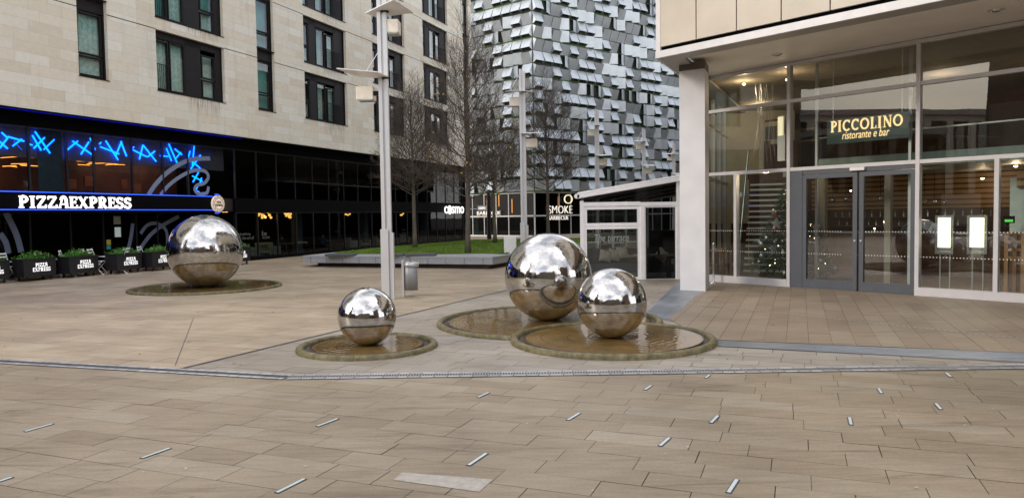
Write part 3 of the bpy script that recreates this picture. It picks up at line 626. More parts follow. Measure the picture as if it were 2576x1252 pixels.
tree(1.78, 35.6, TOP, 7.6, 2.3, 1.75, 4, 'bare tree behind the big sphere in front of the barbecue restaurant')

# ------------------------------------------------------------------ stone apartment building with restaurants
FA = Frame((-10.2, 28.56), 21.3)
A = empty('apartment_building', FA.O, FA.rz, 'long pale stone apartment block over a black glazed restaurant floor', 'building')
SD = -.6; ZB = 4.67; ZT = 17.5; PITCHZ = 2.35; SL, SR = -19.5, 20.0
wides = [(-16.2, -13.15, 0), (-4.79, -1.76, 0), (2.87, 5.98, 1), (8.24, 11.38, 1), (13.45, 16.56, 1)]; narrows = [(-7.57, -6.58), (-.02, .98), (18.7, 19.55)]
ops = []
for x0, x1, k_ in wides:
    for k in range(5): ops.append((x0, x1, 5.82+PITCHZ*k, 7.78+PITCHZ*k))
for x0, x1 in narrows: ops.append((x0, x1, 5.82, 15.2))
xs = sorted({SL, SR, *[o[0] for o in ops], *[o[1] for o in ops]}); zs = sorted({ZB, ZT, *[o[2] for o in ops], *[o[3] for o in ops]})
b = MB()
for i in range(len(xs)-1):
    for j in range(len(zs)-1):
        mx_, mz = (xs[i]+xs[i+1])/2, (zs[j]+zs[j+1])/2
        if any(o[0] < mx_ < o[1] and o[2] < mz < o[3] for o in ops): continue
        b.quad((xs[i], SD, zs[j]), (xs[i+1], SD, zs[j]), (xs[i+1], SD, zs[j+1]), (xs[i], SD, zs[j+1]))
RV = SD+.20
for x0, x1, z0, z1 in ops:
    b.quad((x0, SD, z0), (x0, SD, z1), (x0, RV, z1), (x0, RV, z0)); b.quad((x1, SD, z0), (x1, RV, z0), (x1, RV, z1), (x1, SD, z1))
    b.quad((x0, SD, z0), (x0, RV, z0), (x1, RV, z0), (x1, SD, z0)); b.quad((x0, SD, z1), (x1, SD, z1), (x1, RV, z1), (x0, RV, z1))
b.quad((SR, SD, ZB), (SR, 9, ZB), (SR, 9, ZT), (SR, SD, ZT)); b.quad((SL, SD, 0), (SL, SD, ZT), (SL, 9, ZT), (SL, 9, 0)); b.quad((SL, SD, ZT), (SR, SD, ZT), (SR, 9, ZT), (SL, 9, ZT))
b.cur = 1                                         # dark joints at each floor, broken by the openings
for k in range(4):
    z = 7.78+PITCHZ*k; x = SL
    for x0, x1 in sorted([(o[0], o[1]) for o in ops if o[2] < z-.01 < o[3]]): b.box(x, x0, SD-.003, SD+.01, z-.012, z+.012) if x0-x > .05 else None; x = x1
    b.box(x, SR, SD-.003, SD+.01, z-.012, z+.012)
b.build('stone_wall', [M['stone'], M['dark_frame']], A)
# windows: built once per kind, then copied
def frame_bars(b, x0, x1, z0, z1, w_, y0, y1):
    b.box(x0, x1, y0, y1, z0, z0+w_); b.box(x0, x1, y0, y1, z1-w_, z1); b.box(x0, x0+w_, y0, y1, z0+w_, z1-w_); b.box(x1-w_, x1, y0, y1, z0+w_, z1-w_)
def curtain_mesh(x0, x1, z0, z1, y, amp=.02, step=.05):
    b = MB(); b.smooth = True; n = max(3, int((x1-x0)/step)); vs = []; fs = []; r = random.Random(int(x0*100)+9)
    for k in range(n+1):
        x = x0+(x1-x0)*k/n; yy = y+amp*math.sin(k*1.9)+r.uniform(-.005, .005); vs += [(x, yy, z0), (x, yy, z1)]
    for k in range(n): fs.append((2*k, 2*k+2, 2*k+3, 2*k+1))
    b.add(vs, fs); return b
def window(x0, x1, z0, z1, panes, solids, rail, mirror, narrow=False):
    W = x1-x0; H = z1-z0; yf = RV-.08
    fx = (lambda a, c: (W-c, W-a)) if mirror else (lambda a, c: (a, c))
    b = MB(); frame_bars(b, 0.002, W-.002, 0.002, H-.002, .045, yf, yf+.12)
    for a, c, d, e in solids: a, c = fx(a, c); b.box(a, c, yf+.015, yf+.10, d, e)
    for a, c, d, e, cu in panes: a, c = fx(a, c); frame_bars(b, a-.035, c+.035, d-.035, e+.035, .04, yf+.01, yf+.11)
    wo = b.build('window', M['dark_frame'], A, loc=(x0, 0, z0))
    b = MB(); b.box(-.02, W+.02, SD-.02, RV-.10, -.018, .0); b.build('sill', M['dark_frame'], wo)
    for a, c, d, e, cu in panes:
        a, c = fx(a, c)
        b = MB(); b.quad((a, yf+.05, d), (c, yf+.05, d), (c, yf+.05, e), (a, yf+.05, e)); b.build('pane', M['glass_win'], wo)
        if cu:
            k_ = curtain_mesh(a-.1, c+.1, d-.1, e+.1, yf+.16+.1*(cu > 1), .02 if cu < 3 else 0); k_.build('curtain', M['curtain'] if cu != 3 else M['curtain_teal'], wo)
    if rail:
        a, c = fx(*rail); b = MB(); b.box(a, c, yf-.06, yf-.035, .86, .885); b.box(a, c, yf-.06, yf-.035, .05, .07)
        n = int((c-a)/.075)
        for k in range(n+1): x = a+(c-a-.012)*k/n; b.box(x, x+.012, yf-.054, yf-.042, .07, .86)
        b.build('railing', M['dark_frame'], wo)
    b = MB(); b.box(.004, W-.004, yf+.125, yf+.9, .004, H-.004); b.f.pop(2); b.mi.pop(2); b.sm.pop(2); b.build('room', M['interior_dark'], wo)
    return wo
def wide_a(x0, x1, z0, z1, v): return window(x0, x1, z0, z1, [(.09, .58, .1, 1.62, 3 if v else 1), (.70, 1.28, .1, 1.66, 1), (2.10, 2.66, .78, 1.52, 3 if v else 2), (2.10, 2.66, .10, .66, 1)], [(1.33, 2.02, .03, 1.93), (2.72, 3.0, .03, 1.93), (.03, 2.72, 1.72, 1.93)], (.03, .64), False)
def wide_b(x0, x1, z0, z1, v): return window(x0, x1, z0, z1, [(.10, .46, .78, 1.60, 3), (.10, .46, .10, .66, 1), (1.05, 1.60, .1, 1.62, 3 if v else 2), (1.80, 2.25, .1, 1.5, 1)], [(.53, .98, .03, 1.93), (2.32, 3.0, .03, 1.93), (.03, 2.4, 1.70, 1.93)], (1.72, 2.75), False)
protos = {}
for x0, x1, kind in wides:
    for k in range(5):
        v = (k+int(x0)) % 2; key = (kind, v); z0 = 5.82+PITCHZ*k
        if key not in protos: protos[key] = (wide_a if kind == 0 else wide_b)(x0, x0+3.03 if kind == 0 else x1, z0, z0+1.96, v); protos[key].scale.x = (x1-x0)/(3.03 if kind == 0 else x1-x0); wW = x1-x0
        else:
            c = copy_tree(protos[key], A); c.location = (x0, 0, z0); c.scale.x = (x1-x0)/(3.03 if kind == 0 else 3.11)
for x0, x1 in narrows:
    for k in range(4):
        z0 = 5.82+PITCHZ*k; W = x1-x0
        wo = window(x0, x1, z0, z0+PITCHZ-.003, [(.12, W-.13, .72, 1.86, 1 if x0 < -1 else 3), (.12, W-.13, .10, .60, 1 if x0 < -1 else 3)], [(.03, W-.03, 1.95, PITCHZ-.03)], None, False)
def stain_mat():
    mt = bpy.data.materials.new('sill_stain'); mt.use_nodes = True; t = mt.node_tree; t.nodes.clear(); l = t.links.new
    o = t.nodes.new('ShaderNodeOutputMaterial'); tr = t.nodes.new('ShaderNodeBsdfTransparent'); df = t.nodes.new('ShaderNodeBsdfDiffuse'); df.inputs[0].default_value = (.16, .145, .12, 1)
    tc = t.nodes.new('ShaderNodeTexCoord'); mp = t.nodes.new('ShaderNodeMapping'); mp.inputs['Scale'].default_value = (13, 1, 1.1); l(tc.outputs['Object'], mp.inputs[0])
    n = t.nodes.new('ShaderNodeTexNoise'); n.inputs['Scale'].default_value = 1; n.inputs['Detail'].default_value = 5; l(mp.outputs[0], n.inputs['Vector'])
    g = t.nodes.new('ShaderNodeSeparateXYZ'); l(tc.outputs['Generated'], g.inputs[0])
    r = t.nodes.new('ShaderNodeMapRange'); r.inputs[1].default_value = .46; r.inputs[2].default_value = .72; l(n.outputs['Fac'], r.inputs[0])
    p = t.nodes.new('ShaderNodeMath'); p.operation = 'POWER'; p.inputs[1].default_value = 1.6; l(g.outputs[2], p.inputs[0])
    x = t.nodes.new('ShaderNodeMath'); x.operation = 'MULTIPLY'; l(r.outputs[0], x.inputs[0]); l(p.outputs[0], x.inputs[1])
    q = t.nodes.new('ShaderNodeMath'); q.operation = 'MULTIPLY'; q.inputs[1].default_value = .75; l(x.outputs[0], q.inputs[0])
    m_ = t.nodes.new('ShaderNodeMixShader'); l(q.outputs[0], m_.inputs[0]); l(tr.outputs[0], m_.inputs[1]); l(df.outputs[0], m_.inputs[2]); l(m_.outputs[0], o.inputs[0]); return mt
M['stain'] = stain_mat()
for x0, x1, kind in wides[1:]:
    for k in range(4):
        z = 5.80+PITCHZ*k; b = MB(); w_ = (x1-x0)*.5; h_ = .36 if k else .75
        b.quad((0, 0, -h_), (w_, 0, -h_), (w_, 0, 0), (0, 0, 0)); b.build('stain', M['stain'], A, loc=(x0+(x1-x0)*.42, SD-.004, z))
b = MB(); b.box(SL, -.84, SD, 1.35, ZB-.03, ZB+.0); b.box(-.84, SR, SD, .3, ZB-.03, ZB); b.build('soffit', M['matt_black'], A)
# black band, posts and glazing of the two lower floors
XP = -.84
b = MB(); b.box(SL, SR, -.02, .06, 4.27, ZB-.03); b.build('fascia', M['black'], A)
b = MB(); b.box(XP, SR, -.03, .06, 1.88, 2.42); b.build('fascia', M['black'], A)
b = MB(); b.box(XP, SR, -.05, .06, -.01, .13); b.box(SL, XP, 1.2, 1.26, -.01, .13); b.build('base_strip', M['black'], A)
b = MB(); b.box(SL, XP, .0, 1.2, 1.90, 1.93); b.build('soffit', M['matt_black'], A)
b = MB(); b.box(XP-.05, XP+.0, 0, 1.2, 0, 1.89); b.build('return_wall', M['black'], A)
up = [XP+.07]+[.42+1.19*k for k in range(17)]; up = [u for u in up if u < SR]+[SR]
def bay(x0, x1, z0, z1, y=0., frame=M['black'], gl=None, fr=.03):
    b = MB(); b.box(x0-fr/2, x0+fr/2, y-.035, y+.05, z0, z1); b.box(x0+fr/2, x1-fr/2, y-.02, y+.04, z1-.03, z1)
    wo = b.build('shop_window', frame, A)
    b = MB(); b.quad((x0, y, z0), (x1, y, z0), (x1, y, z1), (x0, y, z1)); b.build('pane', gl or M['glass_dark'], wo); return wo
M['mull'] = flat('dark_mullion', (.020, .020, .023), .4, .0, .1, spec=.3)
for i in range(len(up)-1):
    bay(up[i], up[i+1], 2.42, 4.27, frame=M['mull']); bay(up[i], up[i+1], .13, 1.88, frame=M['mull'])
pxu = [-19.2, -17.9, -16.6, -15.3, -14.0, -12.8, -11.6, -10.4]+[FA.at(x, y, 0)[0] for x, y in [(70, 350), (165, 350), (234, 360), (330, 365), (407, 370), (470, 375)]]+[XP+.03]
for i in range(len(pxu)-1): bay(pxu[i], pxu[i+1], 2.42, 4.27, frame=M['mull'], gl=M['glass_px'], fr=.05)
pxl = [-19.2, -17.6, -16, -14.4, -12.8, -11.3]+[FA.at(x, 650, 1.2)[0] for x in (78, 180, 262, 345, 398, 478)]+[XP-.05]
for i in range(len(pxl)-1): bay(pxl[i], pxl[i+1], .13, 1.90, 1.2, frame=M['mull'], fr=.05)
# rooms behind the glass
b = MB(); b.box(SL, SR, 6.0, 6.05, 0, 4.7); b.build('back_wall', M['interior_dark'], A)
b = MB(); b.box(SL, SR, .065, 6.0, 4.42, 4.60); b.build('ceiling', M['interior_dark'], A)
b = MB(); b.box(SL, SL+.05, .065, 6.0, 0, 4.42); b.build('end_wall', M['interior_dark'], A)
b = MB(); b.box(SL, XP, 2.8, 2.84, 2.42, 4.4); b.build('back_wall', M['interior_brown'], A)
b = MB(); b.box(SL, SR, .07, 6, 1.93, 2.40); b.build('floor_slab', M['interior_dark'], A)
b = MB(); b.box(SL, SR, .07, 6, -.005, .02); b.build('floor_slab', M['wood_floor'], A)
b = MB(); b.box(SR-.05, SR, 0, 6, 0, ZB-.03); b.box(XP-.0, XP+.03, 1.3, 6, 0, 4.6); b.build('end_wall', M['black'], A)
for x in (3.55, 8.9, 15.4): 
    b = MB(); b.box(x, x+.35, .5, .85, .02, 1.93); b.build('pillar', flat('pale_pillar', (.10, .14, .14), .6), A)
b = MB(); 
b.box(FA.at(104, 400, .25)[0], FA.at(165, 400, .25)[0], .395, .41, 2.42, 4.3)
b.build('blind', flat('dark_teal_blind', (.03, .06, .065), .8), A)
def toA(name, lab, cat, x, y, z, group=None):
    w_ = FA.world(x, y, z); return empty(name, w_, FA.rz, lab, cat, group)
C6 = lambda x, y: (x*.3571, 178.6+140.8+y*.3571)      # a crop of the photo -> photo units (2576 wide)
# blue neon sticks
NE = [[((12,40),(55,80)),((55,80),(0,150)),((0,100),(60,152)),((65,68),(178,100)),((165,85),(100,135)),((110,100),(165,160))],
 [((228,60),(290,165)),((250,33),(355,185)),((320,75),(245,150)),((390,88),(315,160)),((203,115),(240,128))],
 [((470,165),(548,100)),((515,100),(655,197)),((475,150),(475,208)),((635,105),(580,192)),((645,78),(682,160)),((680,165),(665,185))],
 [((745,98),(832,232)),((710,140),(842,190)),((863,102),(820,205)),((860,102),(900,205)),((710,120),(724,108))],
 [((1008,128),(1100,243)),((1010,128),(985,228)),((930,155),(1040,210)),((1100,170),(1050,210)),((930,160),(955,140)),((1075,195),(1105,195))],
 [((1172,150),(1208,240)),((1192,120),(1250,252)),((1135,202),(1190,208)),((1240,155),(1290,195)),((1285,178),(1250,220))],
 [((1368,135),(1355,270)),((1342,170),(1325,228)),((1418,198),(1350,295)),((1360,240),(1418,290))],
 [((1398,320),(1360,388)),((1358,345),(1428,382)),((1425,358),(1415,395))],
 [((1400,405),(1375,450)),((1380,445),(1437,478))]]
NL = ['leftmost cluster of crossed blue neon sticks at the picture edge', 'second blue neon cluster from the left, crossed over the dark blind', 'third blue neon cluster, with a zigzag and a dot', 'fourth blue neon cluster, in the middle pane of the row', 'fifth blue neon cluster, just left of the pale swirl', 'sixth blue neon cluster, with two long parallel sticks', 'blue neon sticks at the corner pane top', 'small crossed blue neon sticks in the middle of the corner pane', 'lowest hooked blue neon sticks just above the sign']
ND = .35
for cl, lab in zip(NE, NL):
    P = [[FA.at(*C6(*e), ND) for e in s] for s in cl]; mx_ = sum(e[0] for s in P for e in s)/(2*len(P)); mz = sum(e[1] for s in P for e in s)/(2*len(P))
    t = toA('neon_light', lab, 'neon light', mx_, ND, mz, 'blue neon stick clusters in the upper pizza restaurant windows')
    for i, s in enumerate(P):
        b = MB(); b.tube([(s[0][0]-mx_, i*.018, s[0][1]-mz), (s[1][0]-mx_, i*.018, s[1][1]-mz)], .021, 6); b.build('neon_tube', M['neon'], t)
b = MB(); b.box(SL, XP-.02, .42, .50, 3.45, 4.30); b.build('glow_panel', M['glow_panel'], A)  # panel added behind the neon to catch its blue glow
# pale swirls on the glass
def ribbon(b, pts, w_, y):
    n = len(pts); vs = []; fs = []
    for i, (x, z) in enumerate(pts):
        dx = pts[min(i+1, n-1)][0]-pts[max(i-1, 0)][0]; dz = pts[min(i+1, n-1)][1]-pts[max(i-1, 0)][1]; l_ = math.hypot(dx, dz) or 1
        ww = w_[i] if isinstance(w_, list) else w_
        nx, nz_ = -dz/l_*ww/2, dx/l_*ww/2; vs += [(x+nx, y, z+nz_), (x-nx, y, z-nz_)]
    for i in range(n-1): fs.append((2*i, 2*i+2, 2*i+3, 2*i+1))
    b.add(vs, fs)
def smoothpts(P, k=6):
    o = []
    for i in range(len(P)-1):
        p0, p1, p2, p3 = P[max(i-1, 0)], P[i], P[i+1], P[min(i+2, len(P)-1)]
        for j in range(k):
            t_ = j/k; o.append(tuple(.5*((2*p1[c])+(-p0[c]+p2[c])*t_+(2*p0[c]-5*p1[c]+4*p2[c]-p3[c])*t_**2+(-p0[c]+3*p1[c]-3*p2[c]+p3[c])*t_**3) for c in (0, 1)))
    return o+[P[-1]]
M['swirl'] = flat('frosted_swirl', (.20, .25, .38), .6, 0, .08)
for k, (pts, wd, dd, lab) in enumerate((
    ([(1045, 480), (1100, 400), (1180, 320), (1290, 250), (1380, 225), (1480, 222)], .11, -.012, 0), ([(1130, 480), (1190, 410), (1270, 350), (1360, 308), (1440, 310), (1468, 350), (1440, 395), (1390, 410), (1372, 440), (1400, 470), (1455, 465), (1470, 420)], .09, -.016, 0),
    ([(40, 600), (80, 680), (120, 770), (150, 880)], .13, 1.18, 1), ([(0, 750), (40, 810), (60, 890)], .12, 1.18, 1),
    ([(985, 860), (1060, 760), (1150, 690), (1260, 630)], .10, 1.18, 1), ([(990, 750), (1040, 690), (1110, 680), (1170, 730), (1180, 830)], .09, 1.176, 1), ([(905, 860), (925, 760), (935, 680)], .10, 1.18, 1))):
    pp = smoothpts([FA.at(*C6(*p), dd) for p in pts]); b = MB(); ribbon(b, pp, wd*1.4, dd); b.build('window_decal', M['swirl'], A)
# amber ceiling sticks upstairs
for xs_, lab in (((0, 285), 'amber stick lights under the upstairs ceiling at the left edge'), ((475, 935), 'amber stick lights under the upstairs ceiling right of the dark blind')):
    r = random.Random(xs_[0]); t = None
    x0, z0 = FA.at(*C6(sum(xs_)/2, 240), 1.4); t = toA('ceiling_light', lab, 'ceiling light', x0, 1.4, z0, 'amber stick lights upstairs')
    for k in range(9):
        xa = r.uniform(xs_[0], xs_[1]-120); xb = xa+r.uniform(60, 180); ya = r.uniform(238, 272) if xs_[0] else r.choice((200, 212, 262, 272))+r.uniform(-6, 6)
        p, q = FA.at(*C6(xa, ya), 1.4), FA.at(*C6(min(xb, xs_[1]), ya+r.uniform(-12, 12)), 1.4)
        b = MB(); b.tube([(p[0]-x0, k*.02, p[1]-z0), (q[0]-x0, k*.02+r.uniform(-.3, .3), q[1]-z0)], .009, 5); b.build('light_stick', M['orange'], t)
for x, z_, w_ in ((520, 400, .3), (885, 400, .25), (640, 380, .35), (980, 430, .3)):
    sx_, sz_ = FA.at(*C6(x, z_), 2.7); b = MB(); b.box(sx_-w_/2, sx_+w_/2, 2.76, 2.79, sz_-.18, sz_+.16); b.build('picture', flat('dim_orange_picture', (.30, .13, .06), .7), A)
b = MB(); 
for k in range(4):
    w_ = FA.world(-11+k*3, 1.9, 4.33)
# small lamps at the amber fittings, plus blue points added for neon glow
def lamp(name, parent, loc, energy, colr, rad=.06):
    l_ = bpy.data.lights.new(name, 'POINT'); l_.energy = energy; l_.color = colr; l_.shadow_soft_size = rad; o = bpy.data.objects.new(name, l_); COL.objects.link(o); o.parent = parent; o.location = loc; return o
for s in (-8.3, -4.2, -2.2): lamp('bulb_or_fill', A, (s, 1.7, 3.6), 13, (1, .62, .38))
lamp('bulb_or_fill', A, (-1.6, .45, 4.0), 9, (.02, .08, 1)); lamp('bulb_or_fill', A, (-4.2, .5, 4.1), 5, (.02, .08, 1)); lamp('bulb_or_fill', A, (-8.3, .5, 4.1), 5, (.02, .08, 1))  # blue points added to spread the neon glow, no bulbs hang here
b = MB(); b.box(-19, XP, -.45, -.43, ZB-.045, ZB-.033); b.build('soffit_glow_strip', M['soffit_glow'], A)  # glowing strip added in place of the blue glow on the soffit
# stroke lettering
def arc(cx, cy, rx, ry, a0, a1, n=9): return [(cx+rx*math.cos(R(a0+(a1-a0)*k/n)), cy+ry*math.sin(R(a0+(a1-a0)*k/n))) for k in range(n+1)]
def glyphs(serif, T=.17, t=.09):
    g = {}; s_ = t*.9
    def sf(x, y, w_=.17): return ([(x-w_, y), (x+w_, y)], s_)
    lo, hi = t/2, 1-t/2
    g['I'] = (.42, [([(.21, 0), (.21, 1)], T), sf(.21, lo), sf(.21, hi)])
    g['P'] = (.66, [([(.19, 0), (.19, 1)], T), (arc(.27, .72, .30, .24, 90, -90), T*.85), ([(.19, hi), (.3, hi)], t), sf(.19, lo), ([(.04, hi), (.2, hi)], s_)])
    g['R'] = (.74, [*g['P'][1], ([(.32, .47), (.64, .02)], T*.9), ([(.6, lo), (.74, lo)], s_)])
    g['C'] = (.80, [(arc(.44, .5, .34, .43, 45, 315, 14), T*.9), ([(.70, .70), (.70, .97)], s_)])
    g['O'] = (.90, [(arc(.45, .5, .36, .43, 0, 360, 20), T*.9)])
    g['L'] = (.62, [([(.19, 0), (.19, 1)], T), ([(.04, lo), (.56, lo)], t), ([(.56, 0), (.56, .26)], s_), sf(.19, hi)])
    g['N'] = (.88, [([(.17, 0), (.17, 1)], t*1.1), ([(.16, .98), (.72, .02)], T), ([(.72, 0), (.72, 1)], t*1.1), sf(.17, lo, .14), sf(.72, hi, .14), ([(.03, hi), (.2, hi)], s_)])
    g['Z'] = (.70, [([(.08, hi-.02), (.62, hi-.02)], T*.75), ([(.60, .92), (.10, .08)], T*.8), ([(.06, lo+.02), (.64, lo+.02)], T*.75), ([(.07, .72), (.07, .97)], s_), ([(.64, .03), (.64, .3)], s_)])
    g['A'] = (.74, [([(.10, 0), (.34, .95)], t), (arc(.40, .66, .18, .30, 175, 10, 8)+[(.60, .3), (.62, .02)], T), ([(.2, .34), (.58, .34)], t), sf(.1, lo, .1), sf(.63, lo, .12)])
    g['E'] = (.64, [([(.19, 0), (.19, 1)], T), ([(.05, hi), (.56, hi)], t*1.1), ([(.2, .52), (.48, .52)], t), ([(.05, lo), (.58, lo)], t*1.1), ([(.57, .72), (.57, 1)], s_), ([(.59, 0), (.59, .28)], s_), ([(.47, .40), (.47, .64)], s_)])
    g['X'] = (.76, [([(.12, .98), (.62, .02)], T), ([(.60, .98), (.12, .02)], t), sf(.12, hi, .11), sf(.62, hi, .1), sf(.12, lo, .1), sf(.64, lo, .12)])
    g['S'] = (.62, [(arc(.32, .72, .22, .22, 20, 250, 9)+arc(.30, .27, .24, .22, 70, -160, 9), T*.85), ([(.54, .72), (.54, .98)], s_), ([(.07, .02), (.07, .3)], s_)])
    return g
def lettering(name, txt, mat, parent, x0, z0, h, width, y, ext=.015, T=.17, t=.09, sp=.06):
    g = glyphs(True, T, t); tot = sum(g[c][0] for c in txt)+sp*(len(txt)-1); kx = width/tot; b = MB(); x = 0; lay = 0
    for c in txt:
        w_, st = g[c]
        for pts, th in st:
            n = len(pts); lay += 1; yo = y-(lay % 7)*.0008; P = [((x+p[0])*kx+x0, p[1]*h+z0) for p in pts]; vs = []; fs = []; hh = th*(h+kx)/4
            for i, (px, pz) in enumerate(P):
                dx = P[min(i+1, n-1)][0]-P[max(i-1, 0)][0]; dz = P[min(i+1, n-1)][1]-P[max(i-1, 0)][1]; l_ = math.hypot(dx, dz) or 1; nx, nz_ = -dz/l_*hh, dx/l_*hh
                vs += [(px+nx, yo, pz+nz_), (px-nx, yo, pz-nz_), (px+nx, yo+ext, pz+nz_), (px-nx, yo+ext, pz-nz_)]
            for i in range(n-1):
                a = 4*i; e = a+4; fs += [(a, a+1, e+1, e), (a+2, e+2, e+3, a+3), (a, e, e+2, a+2), (a+1, a+3, e+3, e+1)]
            fs += [(0, 2, 3, 1), (4*n-4, 4*n-3, 4*n-1, 4*n-2)]; b.add(vs, fs)
        x += w_+sp
    return b.build(name, mat, parent)
# long pizza restaurant sign
d0 = -.16; z0 = FA.at(0, 526, d0)[1]; z1 = FA.at(0, 482, d0)[1]; xr = FA.at(536, 515, d0)[0]
t = toA('shop_sign', 'long black sign band with white PIZZAEXPRESS letters between blue light lines', 'sign', 0, 0, 0)
b = MB(); b.box(-18.5, xr, d0, .0, z0, z1); b.build('sign_panel', M['black'], t)
b = MB(); b.box(-18.5, xr, d0-.012, d0+.02, z1, z1+.025); b.build('light_line', M['neon_line'], t)
b = MB(); b.box(-18.5, xr, d0-.012, d0+.02, z0-.025, z0); b.build('light_line', M['neon_line'], t)
la, lb = FA.at(45, 523, d0), FA.at(329, 523, d0); lt = FA.at(45, 492, d0)[1]
lettering('lettering', 'PIZZAEXPRESS', M['lit_white'], t, la[0], la[1], lt-la[1], lb[0]-la[0], d0-.04, .03, .20, .095, .05)
# round emblem
ec = FA.at(550.5, 512.5, -.3); t = toA('round_sign', 'round cream emblem sign with blue halo at the end of the pizza sign', 'sign', ec[0], -.3, ec[1])
def disc(b, r_, y0, y1, n=36): b.prism_xz([(r_*math.cos(2*math.pi*k/n), r_*math.sin(2*math.pi*k/n)) for k in range(n)], y0, y1)
b = MB(); disc(b, .30, 0, .08); b.build('sign_disc', emit('emblem_cream_glow', (.85, .68, .52), .35), t)  # faint emission put into the disc colour to brighten it
b = MB(); b.tube([(.33*math.cos(k*math.pi/12)+.02, .12, .35*math.sin(k*math.pi/12)) for k in range(-7, 8)], .015, 6); b.build('halo', M['neon_line'], t)
b = MB(); 
for rr_ in (.285, .20): b.tube([(rr_*math.cos(k*math.pi/16), -.006, rr_*math.sin(k*math.pi/16)) for k in range(33)], .006, 4)
for k in range(12):
    a = k*math.pi/6+.15; b.tube([(.24*math.cos(a)+.035*math.cos(a+q*.9), -.006, .24*math.sin(a)+.035*math.sin(a+q*.9)) for q in range(7)], .007, 4)
b.build('ring_pattern', M['matt_black'], t)
lettering('lettering', 'PIZZA', M['matt_black'], t, -.11, .02, .08, .22, -.012, .01)
lettering('lettering', 'EXPRESS', M['matt_black'], t, -.17, -.09, .08, .34, -.012, .01)
# things seen in the pizza restaurant's lower windows
for (x0, y0, x1, y1), nm, mt, lab, cat in (((808, 705, 850, 775), 'menu_board', M['lit_cream'], 'small lit menu board on the pizza restaurant window', 'menu board'), ((800, 628, 848, 685), 'picture', M['tub'], 'small dim square picture above the lit menu board', 'picture'),
    ((750, 793, 780, 832), 'notice', M['yellow_paper'], 'small yellow notice on the pizza restaurant window', 'notice'), ((750, 835, 780, 862), 'notice', M['cyan_paper'], 'small turquoise notice under the yellow one', 'notice')):
    p, q = FA.at(*C6(x0, y1), 1.15), FA.at(*C6(x1, y0), 1.15); t = toA(nm, lab, cat, p[0], 1.15, p[1])
    b = MB(); b.box(0, q[0]-p[0], 0, .02, 0, q[1]-p[1]); b.build('sheet', emit('menu_glow', (.5, .6, .6), .25) if nm == 'menu_board' else mt, t)
    b = MB(); frame_bars(b, -.02, q[0]-p[0]+.02, -.02, q[1]-p[1]+.02, .02, -.01, .03); b.build('frame', M['dark_frame'], t)
# cosmo signs and window writing
C7 = lambda x, y: (575+x*.3571, 351.4+y*.3571)
p, q = FA.at(*C7(1520, 520), -.1), FA.at(*C7(1655, 470), -.1)
t = toA('shop_sign', 'lit white cosmo lettering on the black band left of the tallest tree trunk', 'sign', p[0], -.1, p[1])
LW = q[0]-p[0]; text_obj('lettering', 'c', M['lit_white'], t, (0, 0, 0), q[1]-p[1], LW*.145, .03); text_obj('lettering', 'smo', M['lit_white'], t, (LW*.375, 0, 0), q[1]-p[1], LW*.625, .03)
b = MB(); xo = .26*(q[0]-p[0]); zo = .5*(q[1]-p[1]); b.prism_xz([(xo+.25*math.cos(k*math.pi/12), zo+.27*math.sin(k*math.pi/12)) for k in range(24)], -.03, .0); b.build('emblem', M['lit_white'], t)
b = MB(); 
for k in range(-2, 3): b.box(xo-.2, xo+.2, -.034, -.031, zo+k*.09-.012, zo+k*.09+.012)
b.box(xo-.02, xo+.02, -.037, -.0345, zo-.2, zo+.2); b.build('emblem_bars', M['orange'], t)
xw = FA.at(1203, 526, -.05)
t = toA('blade_sign', 'small grey box sign reading cosmo projecting from the far end of the black band', 'sign', 19.85, -.03, 0)
wz0, wz1 = 1.93, 2.26
b = MB(); b.box(0, .08, -1.48, -.86, wz0, wz1); b.box(.02, .06, -.86, .03, wz0+.1, wz0+.16); b.build('sign_box', M['alu_w'], t)
text_obj('lettering', 'cosmo', M['lit_white'], t, (-.004, -.94, wz0+.1), .13, .46, .004, rot=(math.pi/2, 0, -math.pi/2))
for x, y, txt, h in ((80, 680, 'Redefining', .13), (95, 703, 'the art of', .12), (235, 675, 'Eat', .17), (238, 703, 'as you', .12), (490, 735, 'Buffet Dining', .11), (745, 655, 'Redefining', .09), (945, 665, 'Redefining', .09), (1220, 640, 'Redefining', .09), (1225, 662, 'the art of', .09)):
    p = FA.at(*C7(x, y), -.01); text_obj('window_lettering', txt, M['mull'] if h < .1 else flat('grey_vinyl', (.16, .16, .16), .7), A, (p[0], -.012, p[1]), h, None, .0)
# pendant globe clusters
for i, ((x0, x1, y0, y1), lab) in enumerate(zip(((-38, 20, 505, 570), (218, 292, 508, 555), (405, 445, 508, 552), (822, 860, 518, 535), (1205, 1240, 515, 540)), ('amber globe cluster right above the lone steel sphere', 'wide amber globe cluster second from the left', 'compact amber globe cluster third from the left', 'small dim amber globes beside the dark doorway', 'amber globe cluster in the window right of the lamp post'))):
    p, q = FA.at(*C7(x0, y1), .45), FA.at(*C7(x1, y0), .45); t = toA('pendant_lamp', lab, 'pendant lamp', (p[0]+q[0])/2, .45, p[1], 'amber globe clusters hanging in the buffet restaurant'); r = random.Random(i)
    wv_ = (q[0]-p[0]); hv = q[1]-p[1]
    for k in range(11 if i < 3 else 5):
        b = MB(); rr_ = .055 if i < 3 else .045; b.ball((r.uniform(-wv_/2, wv_/2), r.uniform(-.1, .1), r.uniform(.03, hv)), rr_, 8); b.build('globe', M['amber'], t)
    b = MB(); b.box(-wv_/2, wv_/2, -.06, .06, hv+.0, hv+.03); b.tube([(0, 0, hv+.03), (0, 0, 1.93-p[1])], .01, 5); b.build('ceiling_plate', M['black'], t)
    if i < 3: lamp('bulb_or_fill', t, (0, 0, .05), 6, (1, .6, .25))
